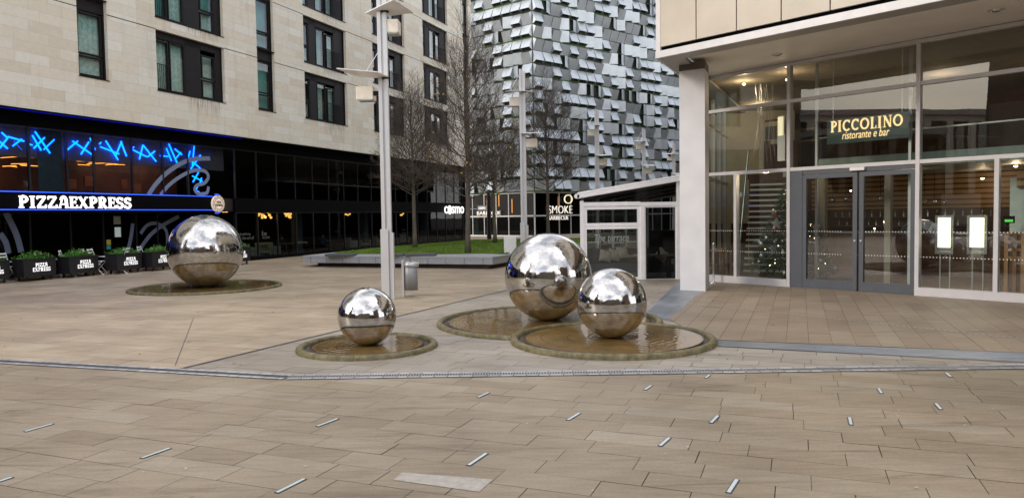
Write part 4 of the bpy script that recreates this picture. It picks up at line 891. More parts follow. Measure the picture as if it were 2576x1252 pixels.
# tub chairs, tables and people in the buffet restaurant
def tub_chair(x, y, face, lab):
    t = toA('tub_chair', lab, 'chair', x, y, .02, 'pale armchairs behind the buffet restaurant glass'); t.rotation_euler.z += face
    b = MB(); b.box(-.22, .22, -.2, .22, .18, .30); b.build('seat', M['tub'], t, bevel=.03)
    b = MB(); b.box(-.24, .24, .20, .27, .12, .62); b.build('backrest', M['tub'], t, bevel=.03)
    for s in (-1, 1): b = MB(); b.box(s*.25-.03, s*.25+.03, -.2, .2, .12, .46); b.build('armrest', M['tub'], t, bevel=.02)
    for sx_ in (-.2, .2):
        for sy_ in (-.17, .2): b = MB(); b.tube([(sx_, sy_, 0), (sx_, sy_, .16)], .015, 6); b.build('leg', M['dark_frame'], t)
for (px, dd, fc, lab) in ((165, .55, 1.2, 'pale tub chair just right of the lone steel sphere'), (240, .6, -.5, 'pale tub chair under the Eat lettering'), (310, .55, 1.5, 'pale tub chair behind the small table, back to the glass'), (870, .7, 1.2, 'slim pale chair beside the dark doorway'), (960, .6, -.6, 'pale armchair left of the nearest lamp post'), (1055, .65, 1.2, 'pale chair partly hidden by the nearest lamp post'), (1170, .6, .6, 'pale chair right of the nearest lamp post'), (1240, .6, -.9, 'pale chair in the window left of the first tree trunk')):
    tub_chair(FA.at(*C7(px, 760), dd)[0], dd, fc, lab)
for px, lab in ((425, 'small round table between the two seated diners'), (280, 'small table in front of the pale tub chairs')):
    x = FA.at(*C7(px, 760), .6)[0]; t = toA('cafe_table', lab, 'table', x, .75, .02, 'tables in the buffet restaurant')
    b = MB(); b.box(-.32, .32, -.22, .22, .5, .525); b.build('table_top', M['wood'], t); b = MB(); b.tube([(0, 0, 0), (0, 0, .5)], .025, 8); b.lathe([(.001, .0), (.16, .0), (.16, .02), (.001, .03)], 14); b.build('leg', M['steel'], t)

def person(loc, rz, lab, cloth, trousers, sit=True, scale=.78, hair=(.05, .03, .02), group=None, arm=.25):
    """one continuous skinned body; hair and clothing are children"""
    hipz = .46 if sit else .92; J = {}
    J['hip'] = (0, 0, hipz); J['belly'] = (0, -.02, hipz+.17); J['chest'] = (0, .0, hipz+.36); J['neck'] = (0, -.01, hipz+.52); J['head'] = (0, -.03, hipz+.63); J['crown'] = (0, -.03, hipz+.74)
    for s, n in ((-1, 'l'), (1, 'r')):
        J['sh'+n] = (s*.19, 0, hipz+.46); J['el'+n] = (s*.24, -.12, hipz+.22); J['wr'+n] = (s*.13, -.12-arm, hipz+.24); J['ha'+n] = (s*.10, -.19-arm, hipz+.25)
        J['th'+n] = (s*.10, -.02, hipz-.03)
        if sit: J['kn'+n] = (s*.12, -.42, hipz+.02); J['an'+n] = (s*.12, -.40, .09); J['fo'+n] = (s*.12, -.56, .04)
        else: J['kn'+n] = (s*.11, -.02, .5); J['an'+n] = (s*.11, .02, .09); J['fo'+n] = (s*.12, -.13, .04)
    rad = dict(hip=.15, belly=.135, chest=.155, neck=.055, head=.085, crown=.07, sh=.06, el=.045, wr=.03, ha=.032, th=.085, kn=.06, an=.04, fo=.04)
    names = list(J); idx = {n: i for i, n in enumerate(names)}; E_ = [('hip', 'belly'), ('belly', 'chest'), ('chest', 'neck'), ('neck', 'head'), ('head', 'crown')]
    for n in 'lr': E_ += [('chest', 'sh'+n), ('sh'+n, 'el'+n), ('el'+n, 'wr'+n), ('wr'+n, 'ha'+n), ('hip', 'th'+n), ('th'+n, 'kn'+n), ('kn'+n, 'an'+n), ('an'+n, 'fo'+n)]
    V = [J[n] for n in names]; Rr = [rad.get(n, rad.get(n[:2], .05)) for n in names]; Ed = [(idx[a], idx[c]) for a, c in E_]
    for n, s in (('l', -1), ('r', 1)):            # five fingers
        h = Vector(J['ha'+n])
        for f in range(5):
            base = h+Vector(((f-2)*.016, -.02, 0)) if f else h+Vector((-s*.03, .0, .0)); i0 = len(V)
            V += [tuple(base), tuple(base+Vector((0, -.03, .004))), tuple(base+Vector((0, -.05-.006*(2-abs(f-2)), -.012)))]; Rr += [.009, .008, .007]; Ed += [(idx['ha'+n], i0), (i0, i0+1), (i0+1, i0+2)]
    me = bpy.data.meshes.new('person'); me.from_pydata(V, Ed, []); o = bpy.data.objects.new('tmp', me); COL.objects.link(o)
    sk = o.modifiers.new('skin', 'SKIN'); 
    for i, v in enumerate(me.skin_vertices[0].data): v.radius = (Rr[i], Rr[i]*(.75 if names[i] in ('chest', 'belly', 'hip') else 1) if i < len(names) else Rr[i]); v.use_root = (i == 0)
    sb = o.modifiers.new('sub', 'SUBSURF'); sb.levels = 1; sb.render_levels = 1
    dg = bpy.context.evaluated_depsgraph_get(); mb = bpy.data.meshes.new_from_object(o.evaluated_get(dg)); bpy.data.objects.remove(o)
    mb.materials.clear(); mb.materials.append(M['skin']); mb.materials.append(cloth); mb.materials.append(trousers)
    for p in mb.polygons:
        c = p.center; p.use_smooth = True
        if c.z < hipz+.08 and not (abs(c.x) > .18 and c.z > hipz-.0): p.material_index = 2
        elif c.z < hipz+.50 and not (c.y < -.11-arm*.75): p.material_index = 1
    ob = bpy.data.objects.new('person', mb); COL.objects.link(ob); ob.location = loc; ob.rotation_euler = (0, 0, rz); ob.scale = (scale,)*3; tag(ob, lab, 'person', group)
    b = MB(); hz = hipz+.68; b.ball((0, .015, hz+.02), .105, 10); b.build('hair', flat('hair', hair, .8), ob)
    b = MB(); b.ball((-.032, -.113, hz-.015), .010, 5); b.ball((.032, -.113, hz-.015), .010, 5); b.tube([(0, -.115, hz-.02), (0, -.135, hz-.05)], [.008, .014], 6); b.tube([(-.022, -.112, hz-.085), (.022, -.112, hz-.085)], .005, 5); b.build('face_features', flat('lips_eyes', (.10, .05, .04), .6), ob)
    return ob
for px, dd, rz, cl, lab in ((375, 1.0, R(90), 'dark_cloth', 'seated diner in dark clothes facing right at the small round table'), (480, 1.0, R(-90), 'blue_cloth', 'seated diner in dark blue facing left at the small round table'), (665, .75, R(60), 'blue_cloth', 'seated diner in a blue coat beside the pale pillar')):
    x = FA.at(*C7(px, 760), dd)[0]; w_ = FA.world(x, dd, .02); person(w_, FA.rz+rz, lab, M[cl], M['dark_cloth'], True, .74, group=None)

# ------------------------------------------------------------------ planters, bistro chairs and tables
def make_planter(lab, p, q, seed, flower=True):
    p = Vector(p); q = Vector(q); d = q-p; t = empty('planter', (p.x, p.y, 0), math.atan2(d.y, d.x), lab, 'planter', 'black wheeled planters in front of the pizza restaurant'); W = d.length; D = .42
    b = MB(); z0, z1 = .12, .60
    o = [(.012, .0), (W-.012, .0), (W-.012, D-.012), (.012, D-.012)]; u = [(0, 0), (W, 0), (W, D), (0, D)]
    b.add([(x, y, z0) for x, y in o]+[(x, y, z1) for x, y in u], [(0, 3, 2, 1), (0, 1, 5, 4), (1, 2, 6, 5), (2, 3, 7, 6), (3, 0, 4, 7)])
    frame_bars  # rim
    b.box(-.012, W+.012, -.012, .02, z1-.02, z1+.015); b.box(-.012, W+.012, D-.02, D+.012, z1-.02, z1+.015); b.box(-.012, .02, .02, D-.02, z1-.02, z1+.015); b.box(W-.02, W+.012, .02, D-.02, z1-.02, z1+.015)
    b.build('tub', M['planter'], t)
    b = MB(); b.box(.02, W-.02, .02, D-.02, z1-.06, z1-.04); b.build('soil', M['joint'], t)
    for x in (.12, W-.14):
        for y in (.06, D-.08):
            b = MB(); b.tube([(x, y-.012, .045), (x, y+.012, .045)], .042, 12); b.box(x-.01, x+.03, y-.02, y+.02, .07, .13); b.build('castor', M['rubber'], t)
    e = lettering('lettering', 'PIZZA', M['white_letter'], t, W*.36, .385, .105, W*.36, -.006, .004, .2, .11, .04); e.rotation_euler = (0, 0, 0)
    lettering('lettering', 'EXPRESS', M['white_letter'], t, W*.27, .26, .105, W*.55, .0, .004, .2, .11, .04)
    r = random.Random(seed); b = MB()
    for k in range(620):
        x = r.gauss(W*.5, W*.22); y = r.uniform(.04, D-.04); x = min(W-.02, max(.02, x)); a = r.uniform(0, 6.28); h = r.uniform(.06, .27)*(1-.35*abs(x/W-.5)*2); ln = r.uniform(.03, .08); z = z1-.04+r.random()*h
        dx, dy = math.cos(a)*ln, math.sin(a)*ln; nx, ny = -math.sin(a)*.011, math.cos(a)*.011
        b.add([(x-nx, y-ny, z), (x+nx, y+ny, z), (x+dx*.6+nx, y+dy*.6+ny, z+.035), (x+dx, y+dy, z+r.uniform(.01, .05)), (x+dx*.6-nx, y+dy*.6-ny, z+.035)], [(0, 1, 2, 3, 4)])
    b.build('foliage', M['leaf'], t)
    if flower:
        for k in range(3): b = MB(); b.ball((r.uniform(.2, W-.2), r.uniform(.05, D-.1), z1+.10+r.random()*.05), .028, 6, .7); b.build('flower', [M['white'], M['yellow_paper'], flat('pink_flower', (.6, .12, .25), .6)][(k+seed) % 3], t)
    return t
PLS = [((-13.25, 19.79), (-12.94, 20.72), 'leftmost full black planter with green plants and PIZZA EXPRESS lettering'), ((-12.67, 20.89), (-12.42, 21.93), 'second planter from the left, with pink and white flowers'), ((-11.96, 22.10), (-11.72, 23.14), 'third planter from the left, between the white folding chairs and the lone sphere'), ((-11.45, 23.23), (-11.2, 24.25), 'planter partly hidden behind the left side of the lone sphere'), ((-9.75, 25.35), (-9.42, 26.3), 'planter peeping out right of the lone sphere'), ((-13.85, 18.75), (-13.55, 19.70), 'planter cut off by the left edge of the picture')]
for i, (p, q, lab) in enumerate(PLS): make_planter(lab, p, q, i)
def make_chair():
    t = empty('folding_chair')
    b = MB()
    for k in range(4): b.box(-.16, .16, -.15+k*.085, -.085+k*.085, .36, .372)
    b.build('seat', M['white'], t)
    b = MB(); b.box(-.17, .17, .205, .215, .66, .70); b.box(-.17, .17, .20, .21, .58, .62); b.build('backrest', M['white'], t)
    for s in (-1, 1):
        b = MB(); b.tube([(s*.17, -.17, 0), (s*.17, .10, .37), (s*.17, .21, .71)], .009, 6); b.tube([(s*.155, .19, 0), (s*.155, -.14, .36)], .009, 6); b.build('leg', M['white'], t)
    b = MB(); b.tube([(-.17, -.16, .02), (.17, -.16, .02)], .009, 6); b.tube([(-.155, .18, .02), (.155, .18, .02)], .009, 6); b.build('stretcher', M['white'], t); return t
def make_table():
    t = empty('bistro_table'); b = MB(); b.box(-.26, .26, -.26, .26, .52, .535); b.build('table_top', M['white'], t)
    b = MB(); b.box(-.03, .03, -.03, .03, .01, .52); b.build('leg', M['white'], t); b = MB(); b.box(-.2, .2, -.03, .03, 0, .02); b.box(-.03, .03, -.2, .2, .021, .035); b.build('foot', M['white'], t); return t
ch = make_chair(); tb = make_table(); nrm = FA.inn; first = True
CL = [(-13.85, 19.95, 70, 'white folding chair left of the leftmost full planter'), (-12.95, 21.35, 115, 'white folding chair between the first and second planters'), (-12.55, 22.15, 100, 'white folding chair right of the second planter'), (-12.1, 22.55, -75, 'white folding chair behind the second and third planters'), (-13.2, 22.0, -70, 'white folding chair hidden behind the second planter'), (-11.9, 23.8, 100, 'white folding chair behind the third planter'), (-14.45, 19.9, -70, 'white folding chair touching the left edge of the picture')]
for i, (x, y, a, lab) in enumerate(CL):
    o = ch if i == 0 else copy_tree(ch); o.location = (x, y, 0); o.scale = (1.12,)*3; o.rotation_euler = (0, 0, R(a)); tag(o, lab, 'chair', 'white folding chairs of the pizza restaurant terrace')
for i, (x, y, lab) in enumerate(((-14.2, 20.3, 'white square table at the left edge behind the chair'), (-13.35, 21.55, 'white square table between the first two full planters'), (-12.55, 22.75, 'white square table with a pedestal right of the second planter'))):
    o = tb if i == 0 else copy_tree(tb); o.location = (x, y, 0); o.rotation_euler = (0, 0, FA.rz); tag(o, lab, 'table', 'white tables of the pizza restaurant terrace')

# ------------------------------------------------------------------ faceted car park
CC = Vector(((1346.6-1288)/FOC*53.5*1.0, 53.5, 0)); HR, HL = 48.8, -49.2; PW = .925; ZC0 = 3.34; NROW = 20
K = empty('car_park_building', CC, 0, 'tall car park clad in folded aluminium panels above a glazed restaurant floor', 'building')
r = random.Random(21)
def panel_geo(k, p=.40, ins=.06):
    """folded sheet on the unit square (u right, v up, w out); k = side that stands out"""
    base = [(0, 0), (1, 0), (1, 1), (0, 1)]; rot = lambda q: q
    if k == 4: pts = [(0, 0, 0), (1, 0, 0), (1, 1, 0), (0, 1, 0)]
    P = {0: ((0, 1), (1, 1), (1-ins, .22), (ins, .22), (0, 0), (1, 0)), 2: ((1, 0), (0, 0), (ins, .82), (1-ins, .82), (1, 1), (0, 1)), 1: ((0, 0), (0, 1), (.76, 1-ins), (.76, ins), (1, 0)[::1], (1, 1)), 3: ((1, 1), (1, 0), (.24, ins), (.24, 1-ins), (0, 1), (0, 0))}[k]
    h0, h1, o0, o1, f0, f1 = P
    # order: hinge edge h0-h1, outer edge o0 (beside h1) - o1 (beside h0); feet f0 (beside h0), f1 (beside h1)
    if k == 1: f0, f1 = (1, 0), (1, 1)
    if k == 0: f0, f1 = (0, 0), (1, 0)
    if k == 2: f0, f1 = (1, 1), (0, 1)
    if k == 3: f0, f1 = (0, 1), (0, 0)
    g = .02
    def sh(q): return (g+(1-2*g)*q[0], g+(1-2*g)*q[1])
    h0, h1, f0, f1 = map(sh, (h0, h1, f0, f1))
    V = [(*h0, .03), (*h1, .03), (*o0, p), (*o1, p), (*f0, .03), (*f1, .03)]
    F = [(0, 1, 2, 3), (0, 3, 4), (1, 5, 2)]
    # returned lip along the outer edge
    return V, F
def face_frame(az, side):
    a = R(az); d = Vector((math.sin(a), math.cos(a), 0)); n = Vector((d.y, -d.x, 0)) if side > 0 else Vector((-d.y, d.x, 0)); return d, n
faces = []
for az, side, nc in ((HR, 1, 44), (HL, -1, 13)):
    d, n = face_frame(az, side); faces.append((d, n, side, nc))
pan = []
for d, n, side, nc in faces:
    for c in range(nc):
        for q in range(NROW):
            k = r.choice((0, 0, 0, 1, 1, 2, 2, 3)); flat_ = False
            if c == 0: k = r.choice((0, 2)) 
            pan.append((c, q, k, d, n, side))
def panel_mesh(b, c, q, k, d, n, side, origin, rel=True):
    V, F = panel_geo(k, r.uniform(.34, .38)); vs = []
    for u, v, w_ in V:
        uu = u if side > 0 else 1-u
        p = (d*((c+u)*PW) if side > 0 else d*((c+1-uu)*PW))+n*(w_*PW)+Vector((0, 0, ZC0+(q+v)*PW)); vs.append(p-origin)
    b.add(vs, [tuple(f) if side > 0 else tuple(f[::-1]) for f in F])
def dist(pn): c, q, k, d, n, s = pn; return (CC+d*(c*PW)).y*1.0+abs(q-8)*.35
vis = [p_ for p_ in pan if p_[1] < 16 and ((CC+p_[3]*(p_[0]+.5)*PW).x/(CC+p_[3]*(p_[0]+.5)*PW).y*FOC+1288) < 1700 and ((CC+p_[3]*(p_[0]+.5)*PW).x/(CC+p_[3]*(p_[0]+.5)*PW).y*FOC+1288) > 1185]
vis.sort(key=dist); big = set(id(x) for x in vis[:100])
rest = MB()
for pn in pan:
    c, q, k, d, n, side = pn
    if id(pn) in big:
        o_ = d*((c+.5)*PW)+Vector((0, 0, ZC0+(q+.5)*PW)); b = MB(); panel_mesh(b, c, q, k, d, n, side, o_); b.build('cladding_panel', M['clad'], K, loc=o_)
    else: panel_mesh(rest, c, q, k, d, n, side, Vector((0, 0, 0)))
tag(rest.build('cladding_panel', M['clad'], K), kind='stuff')
dR, nR = faces[0][0], faces[0][1]; dL, nL = faces[1][0], faces[1][1]
def wallK(b, d, n, x0, x1, z0, z1, o0, o1):
    a = d*x0+n*o0; c = d*x1+n*o0; e = d*x1+n*o1; f = d*x0+n*o1
    b.add([(*a.xy, z0), (*c.xy, z0), (*e.xy, z0), (*f.xy, z0), (*a.xy, z1), (*c.xy, z1), (*e.xy, z1), (*f.xy, z1)], [(0, 3, 2, 1), (4, 5, 6, 7), (0, 1, 5, 4), (1, 2, 6, 5), (2, 3, 7, 6), (3, 0, 4, 7)])
b = MB()
b.add([(0, 0, ZC0), (*(dR*44*PW).xy, ZC0), (*((dR*44+dL*13)*PW).xy, ZC0), (*(dL*13*PW).xy, ZC0), (0, 0, ZC0+NROW*PW), (*(dR*44*PW).xy, ZC0+NROW*PW), (*((dR*44+dL*13)*PW).xy, ZC0+NROW*PW), (*(dL*13*PW).xy, ZC0+NROW*PW)], [(0, 3, 2, 1), (4, 5, 6, 7), (0, 1, 5, 4), (1, 2, 6, 5), (2, 3, 7, 6), (3, 0, 4, 7)])
b.build('core_wall', M['backing'], K)
b = MB(); 
for q in range(0, NROW, 3): wallK(b, dR, nR, 0, 44*PW, ZC0+q*PW-.05, ZC0+q*PW+.05, .005, .05); wallK(b, dL, nL, 0, 13*PW, ZC0+q*PW-.05, ZC0+q*PW+.05, .005, .05)
b.build('parapet', flat('green_parapet', (.06, .12, .035), .8), K)
# restaurant floor: posts, glass, room
b = MB(); wallK(b, dR, nR, .05, 44*PW, -.01, .12, -.12, .0); wallK(b, dL, nL, .05, 13*PW, -.01, .12, -.12, .0); b.build('base_strip', M['post'], K)
for d, n, nc in ((dR, nR, 44*PW), (dL, nL, 13*PW)):
    x = 0.0
    b = MB(); wallK(b, d, n, .1, nc, 1.50, 1.60, -.1, -.01); wallK(b, d, n, .1, nc, ZC0-.12, ZC0-.001, -.1, -.01); b.build('transom', M['post'], K)
    while x < nc-1:
        stp = 1.25
        b = MB(); wallK(b, d, n, x+.02, x+.08, .12, 1.50, -.10, -.005); wallK(b, d, n, x+.02, x+.08, 1.60, ZC0-.12, -.10, -.005); wo = b.build('shop_window', M['post'], K)
        b = MB(); a = d*(x+.08)-n*.05; c = d*(x+stp+.02)-n*.05; b.quad((*a.xy, .12), (*c.xy, .12), (*c.xy, ZC0-.12), (*a.xy, ZC0-.12)); b.build('pane', M['glass_dark'], wo)
        if x > 2 and int(x*2) % 3 == 0: b = MB(); wallK(b, d, n, x+.3, x+.75, .02, ZC0-.1, -1.2, -.9); b.build('pillar', flat('grey_green_pillar', (.11, .14, .13), .7), K)
        x += stp
b = MB(); wallK(b, dR, nR, 44*PW-.1, 44*PW, 0, ZC0, -6, -.05); wallK(b, dL, nL, 13*PW-.1, 13*PW, 0, ZC0, -6, -.05); b.build('end_wall', M['interior_dark'], K)
b = MB(); wallK(b, dR, nR, 0, 44*PW, 0, ZC0, -6, -5.9); wallK(b, dL, nL, 0, 13*PW, 0, ZC0, -6, -5.9); b.build('back_wall', M['interior_dark'], K)
C8 = lambda x, y: (1182+x*.124, 472.8+y*.124)
FKR = Frame((CC.x, CC.y), HR)                     # right face: x runs away to the right
FKL = Frame((CC.x, CC.y), HL+180)
for px, y0, y1, f, lab in ((350, 235, 380, FKL, 'orange tube lamp left of the far thin tree'), (590, 140, 375, FKL, 'reddish tube lamp behind the far thin tree'), (857, 225, 505, FKL, 'brightest orange tube lamp left of the second lamp post'), (1050, 200, 485, FKL, 'orange tube lamp touching the second lamp post'), (1795, 180, 390, FKR, 'orange tube lamp above the barbecue lettering')):
    sx_ = 1 if f is FKR else -1; x, za = f.at(*C8(px, y1), .3*1); zb = f.at(*C8(px, y0), .3)[1]; w_ = f.world(x, .3, za)
    t = empty('tube_lamp', w_, 0, lab, 'hanging lamp', 'orange tube lamps in the barbecue restaurant'); b = MB(); b.tube([(0, 0, 0), (0, 0, zb-za)], .035, 6); b.build('tube', M['orange'], t); b = MB(); b.tube([(0, 0, zb-za), (0, 0, ZC0-.15-za)], .008, 4); b.build('cable', M['black'], t)
def signK(f, px0, px1, y0, y1, txt, mat, lab, name='shop_sign', ext=.06):
    p, q = f.at(*C8(px0, y1), -.12), f.at(*C8(px1, y0), -.12); w_ = f.world(p[0], -.12, p[1]); t = empty(name, w_, f.rz, lab, 'sign')
    text_obj('lettering', txt, mat, t, (0, 0, 0), abs(q[1]-p[1]), abs(q[0]-p[0]), ext, bold=-.016); return t
signK(FKR, 1590, 2070, 360, 520, 'SMOKE', M['sign_soft'], 'large lit SMOKE lettering partly behind a tree trunk')
signK(FKR, 1585, 1995, 567, 650, 'BARBECUE', M['sign_soft'], 'lit BARBECUE lettering under the SMOKE lettering')
signK(FKR, 1905, 2075, 135, 320, 'O', M['lit_cream'], 'large cream ring drawn for a reflected sign above the SMOKE lettering')  # glowing ring stands in for another sign's reflection in the glass
signK(FKL, 155, 630, 468, 550, 'BARBECUE', M['sign_soft'], 'lit BARBECUE lettering left of the corner beneath the small cosmo sign')
# dark pole left of the far tree
w_ = G(1233, 600); b = MB(); b.tube([(w_.x, w_.y-2, 0), (w_.x, w_.y-2, 3.3)], [.16, .11], 8); tag(b.build('pole', M['dark_frame']), 'dark slim pole beside the far thin tree trunk', 'pole')

# ------------------------------------------------------------------ restaurant on the right
FP = Frame((5.86, 15.43), 139.5)
B_ = empty('restaurant_building', FP.O, FP.rz, 'glass fronted restaurant under a beige panelled overhang with a grey column', 'building')
ZS, ZTR, ZM, ZG = .16, 2.47, 3.89, 4.69
def bx(name, mat, x0, x1, y0, y1, z0, z1, parent=None, bevel=0): b = MB(); b.box(x0, x1, y0, y1, z0, z1); return b.build(name, mat, parent or B_, bevel=bevel)
XL, XR = -2.36, 12.0
xl = FP.at(1852, 600)[0]; xr2 = FP.at(2507, 600)[0]
for x in (XL, 0, 2.53, 5.3, 8.0, 10.6): bx('mullion', M['alu_w'], x-.035, x+.035, -.06, .08, .0, ZG)
for x in (xl, xr2): bx('mullion', M['alu_w'], x-.035, x+.035, -.05, .07, ZS, ZTR-.035)
for a, c in ((XL+.035, -.035), (.035, 2.495), (2.565, 5.265), (5.335, 7.965), (8.035, 10.565)):
    for z in (ZTR, ZM, ZG-.04): bx('transom', M['alu_w'], a, c, -.05, .07, z-.035, z+.035)
    if a != .035: bx('sill', M['alu_w'], a, c, -.07, .09, .0, ZS)
def pane(x0, x1, z0, z1, y=.0, gl='glass'): b = MB(); b.quad((x0, y, z0), (x1, y, z0), (x1, y, z1), (x0, y, z1)); return b.build('pane', M[gl], B_)
for a, c in ((XL, 0), (0, 2.53), (2.53, 5.3), (5.3, 8.0), (8.0, 10.6)):
    pane(a, c, ZTR, ZM); pane(a, c, ZM, ZG-.04)
    if a == 0: continue
    mid = {XL: xl, 2.53: xr2}.get(a)
    if mid: pane(a, mid, ZS, ZTR); pane(mid, c, ZS, ZTR)
    else: pane(a, c, ZS, ZTR)
# dotted bands on the glass
for z in (.72, 1.18):
    b = MB(); x = XL+.1
    while x < 5.2:
        if not (-.05 < x < .12 or 1.1 < x < 1.32): b.add([(x+.010*math.cos(k*math.pi/3), -.012, z+.010*math.sin(k*math.pi/3)) for k in range(6)], [tuple(range(5, -1, -1))])
        x += .055
    b.build('dotted_band', M['white'], B_)
# sliding doors
bx('door_frame', M['door_grey'], .035, .30, -.045, .06, 0, ZTR-.035); bx('door_frame', M['door_grey'], .30, 2.495, -.03, .05, ZTR-.12, ZTR-.035)
dm = FP.at(2160, 600)[0]
for i, (a, c) in enumerate(((.30, dm-.02), (dm+.02, 2.495))):
    b = MB(); frame_bars(b, a, c, .01, ZTR-.13, .085, -.035, .03); b.box(a+.085, c-.085, -.034, .029, .095, .20); d_ = b.build('door', M['door_grey'], B_)
    b = MB(); b.quad((a+.08, 0, .19), (c-.08, 0, .19), (c-.08, 0, ZTR-.2), (a+.08, 0, ZTR-.2)); b.build('pane', M['glass'], d_)
    b = MB(); b.ball(((c-.04) if i == 0 else (a+.04), -.045, 1.0), .02, 6); b.build('handle', M['white'], d_)
bx('door_sensor', M['white'], dm-.14, dm+.14, -.10, -.02, ZTR-.10, ZTR-.04)
# concrete column
cl0, cr0, cb0 = G(1711, 730), G(1775, 733), G(1788, 722)
b = MB(); p0 = Vector((cl0.x, cl0.y)); p1 = Vector((cr0.x, cr0.y)); bk = (Vector((cb0.x, cb0.y))-p1)
cpoly = [p0, p1, p1+bk*.7, p0+bk*.7]
t = B_
def wpoly(b, poly, z0, z1):
    inv = Matrix.Rotation(-FP.rz, 4, 'Z'); q = [inv @ (Vector((p[0], p[1], 0))-FP.O) for p in poly]; q = [(v.x, v.y) for v in q]
    if area2(q) < 0: q = q[::-1]
    b.prism(q, z0, z1)
b = MB(); wpoly(b, [tuple(p) for p in cpoly], 0, 4.48); b.build('column', M['concrete'], B_, bevel=.008)
cc_ = (cpoly[0]+cpoly[2])/2
b = MB(); wpoly(b, [tuple(cc_+(p-cc_)*1.0) for p in cpoly], 4.483, 4.63); b.build('column_head', flat('dark_brown_head', (.11, .09, .08), .6), B_)
# overhang: soffits, edge and beige panels
Q = G(1651, 147, 4.6); tb_ = Vector((math.sin(R(137.2)), math.cos(R(137.2)), 0)); tk = Vector((math.sin(R(25)), math.cos(R(25)), 0))
F_ = Q+tb_*14; Bk = Q+tk*66
out_poly = [(Q.x, Q.y), (F_.x, F_.y), (F_.x+8, F_.y+8), (Bk.x+4, Bk.y)  , (Bk.x, Bk.y)]
inQ = G(1722, 147, 4.6)
b = MB(); ins_ = .80; nin = Vector((-tb_.y, tb_.x, 0)); nin = nin if nin.dot(Vector((1, 1, 0))) > 0 else -nin
I0 = Vector((inQ.x, inQ.y, 0)); I1 = I0+tb_*14; w1 = [(Q.x, Q.y), (F_.x, F_.y), (I1.x, I1.y), (I0.x, I0.y)]
wpoly(b, w1, 4.60, 4.66); kk = Vector((tk.x, tk.y, 0)); I2 = I0+kk*64; wpoly(b, [(Q.x, Q.y), (I0.x, I0.y), (I2.x, I2.y), (Bk.x, Bk.y)], 4.601, 4.66); b.build('soffit', M['soffit_edge'], B_)
b = MB(); wpoly(b, [(I0.x, I0.y), (I1.x, I1.y), (I1.x+8, I1.y+9), (I2.x+5, I2.y), (I2.x, I2.y)], 4.70, 4.74); b.build('soffit', M['soffit'], B_)
# step between the two soffits
def wbox(b, p, q, th, z0, z1, inw):
    p = Vector((p[0], p[1], 0)); q = Vector((q[0], q[1], 0)); d = (q-p).normalized(); n = Vector((-d.y, d.x, 0)); n = n if n.dot(inw) > 0 else -n
    wpoly(b, [(p.x, p.y), (q.x, q.y), (q+n*th).xy[:], (p+n*th).xy[:]], z0, z1)
inw = Vector((.74, .67, 0))
b = MB(); wbox(b, I0, I1, .02, 4.66, 4.70, inw); b.build('soffit', M['soffit_edge'], B_)
b = MB(); wbox(b, Q-inw*.03, F_-inw*.03, .06, 4.59, 4.72, inw); wbox(b, Q, Bk, .05, 4.592, 4.72, Vector((1, 0, 0))); b.build('edge_trim', M['alu_w'], B_)
b = MB(); wbox(b, Q+inw*.06, F_+inw*.06, .05, 4.72, 4.80, inw); b.build('shadow_gap', M['matt_black'], B_)
# panel joints measured along the edge
FPan = Frame((Q.x, Q.y), 137.2); js = [FPan.at(x, 60)[0] for x in (1655, 1751, 1852.5, 1965, 2088)]
stp = js[4]-js[3]; 
while js[-1] < 13: js.append(js[-1]+stp)
for row in range(5):
    for i in range(len(js)-1):
        if row > 1 and i % 2: continue
        b = MB(); p = Q+tb_*(js[i]+.012); q = Q+tb_*(js[i+1]-.012); wbox(b, p, q, .05, 4.80+row*1.5, 4.80+row*1.5+1.47, inw); b.build('facade_panel', M['beige_panel'], B_)
    b = MB(); p = Q+tk*.03; q = Q+tk*65; wbox(b, p, q, .05, 4.80+row*1.5, 4.80+row*1.5+1.47, Vector((1, 0, 0))); b.build('facade_panel', M['beige_panel'], B_)
b = MB(); wbox(b, Q-inw*.01, Q-inw*.01+tb_*.10, .05, 4.72, 11, inw); b.build('corner_trim', M['alu_w'], B_)
b = MB(); wbox(b, Q+inw*.12, F_+inw*.12, .05, 4.75, 17, inw); wbox(b, Q+inw*.1, Q+tk*26, .05, 4.75, 17, Vector((1, 0, 0))); wbox(b, Q+tk*26, Bk, .06, 4.75, 13, Vector((1, 0, 0))); b.build('wall', M['dark_frame'], B_)
p = Q+tk*13; b = MB(); wbox(b, p+Vector((.6, 0, 0)), Bk+Vector((.6, 0, 0)), .3, 0, 4.6, Vector((1, 0, 0))); b.build('wall', M['dark_frame'], B_)
# soffit downlights
for (px, py), lab in (((1955, 137), 'recessed round soffit light above the door'), ((2506, 25), 'recessed round soffit light at the upper right')):
    g_ = G(px, py, 4.70); t = empty('downlight', (g_.x, g_.y, 4.70), 0, lab, 'ceiling light', 'recessed lights in the overhang soffit'); b = MB(); b.lathe([(.05, -.03), (.10, -.004), (.115, -.004), (.115, .0)], 20); b.build('rim', M['silver'], t); b = MB(); b.lathe([(.001, -.002), (.05, -.002)], 16); b.build('lens', M['dark_frame'], t)
M['tan_post'] = flat('tan_post', (.22, .19, .15), .5)
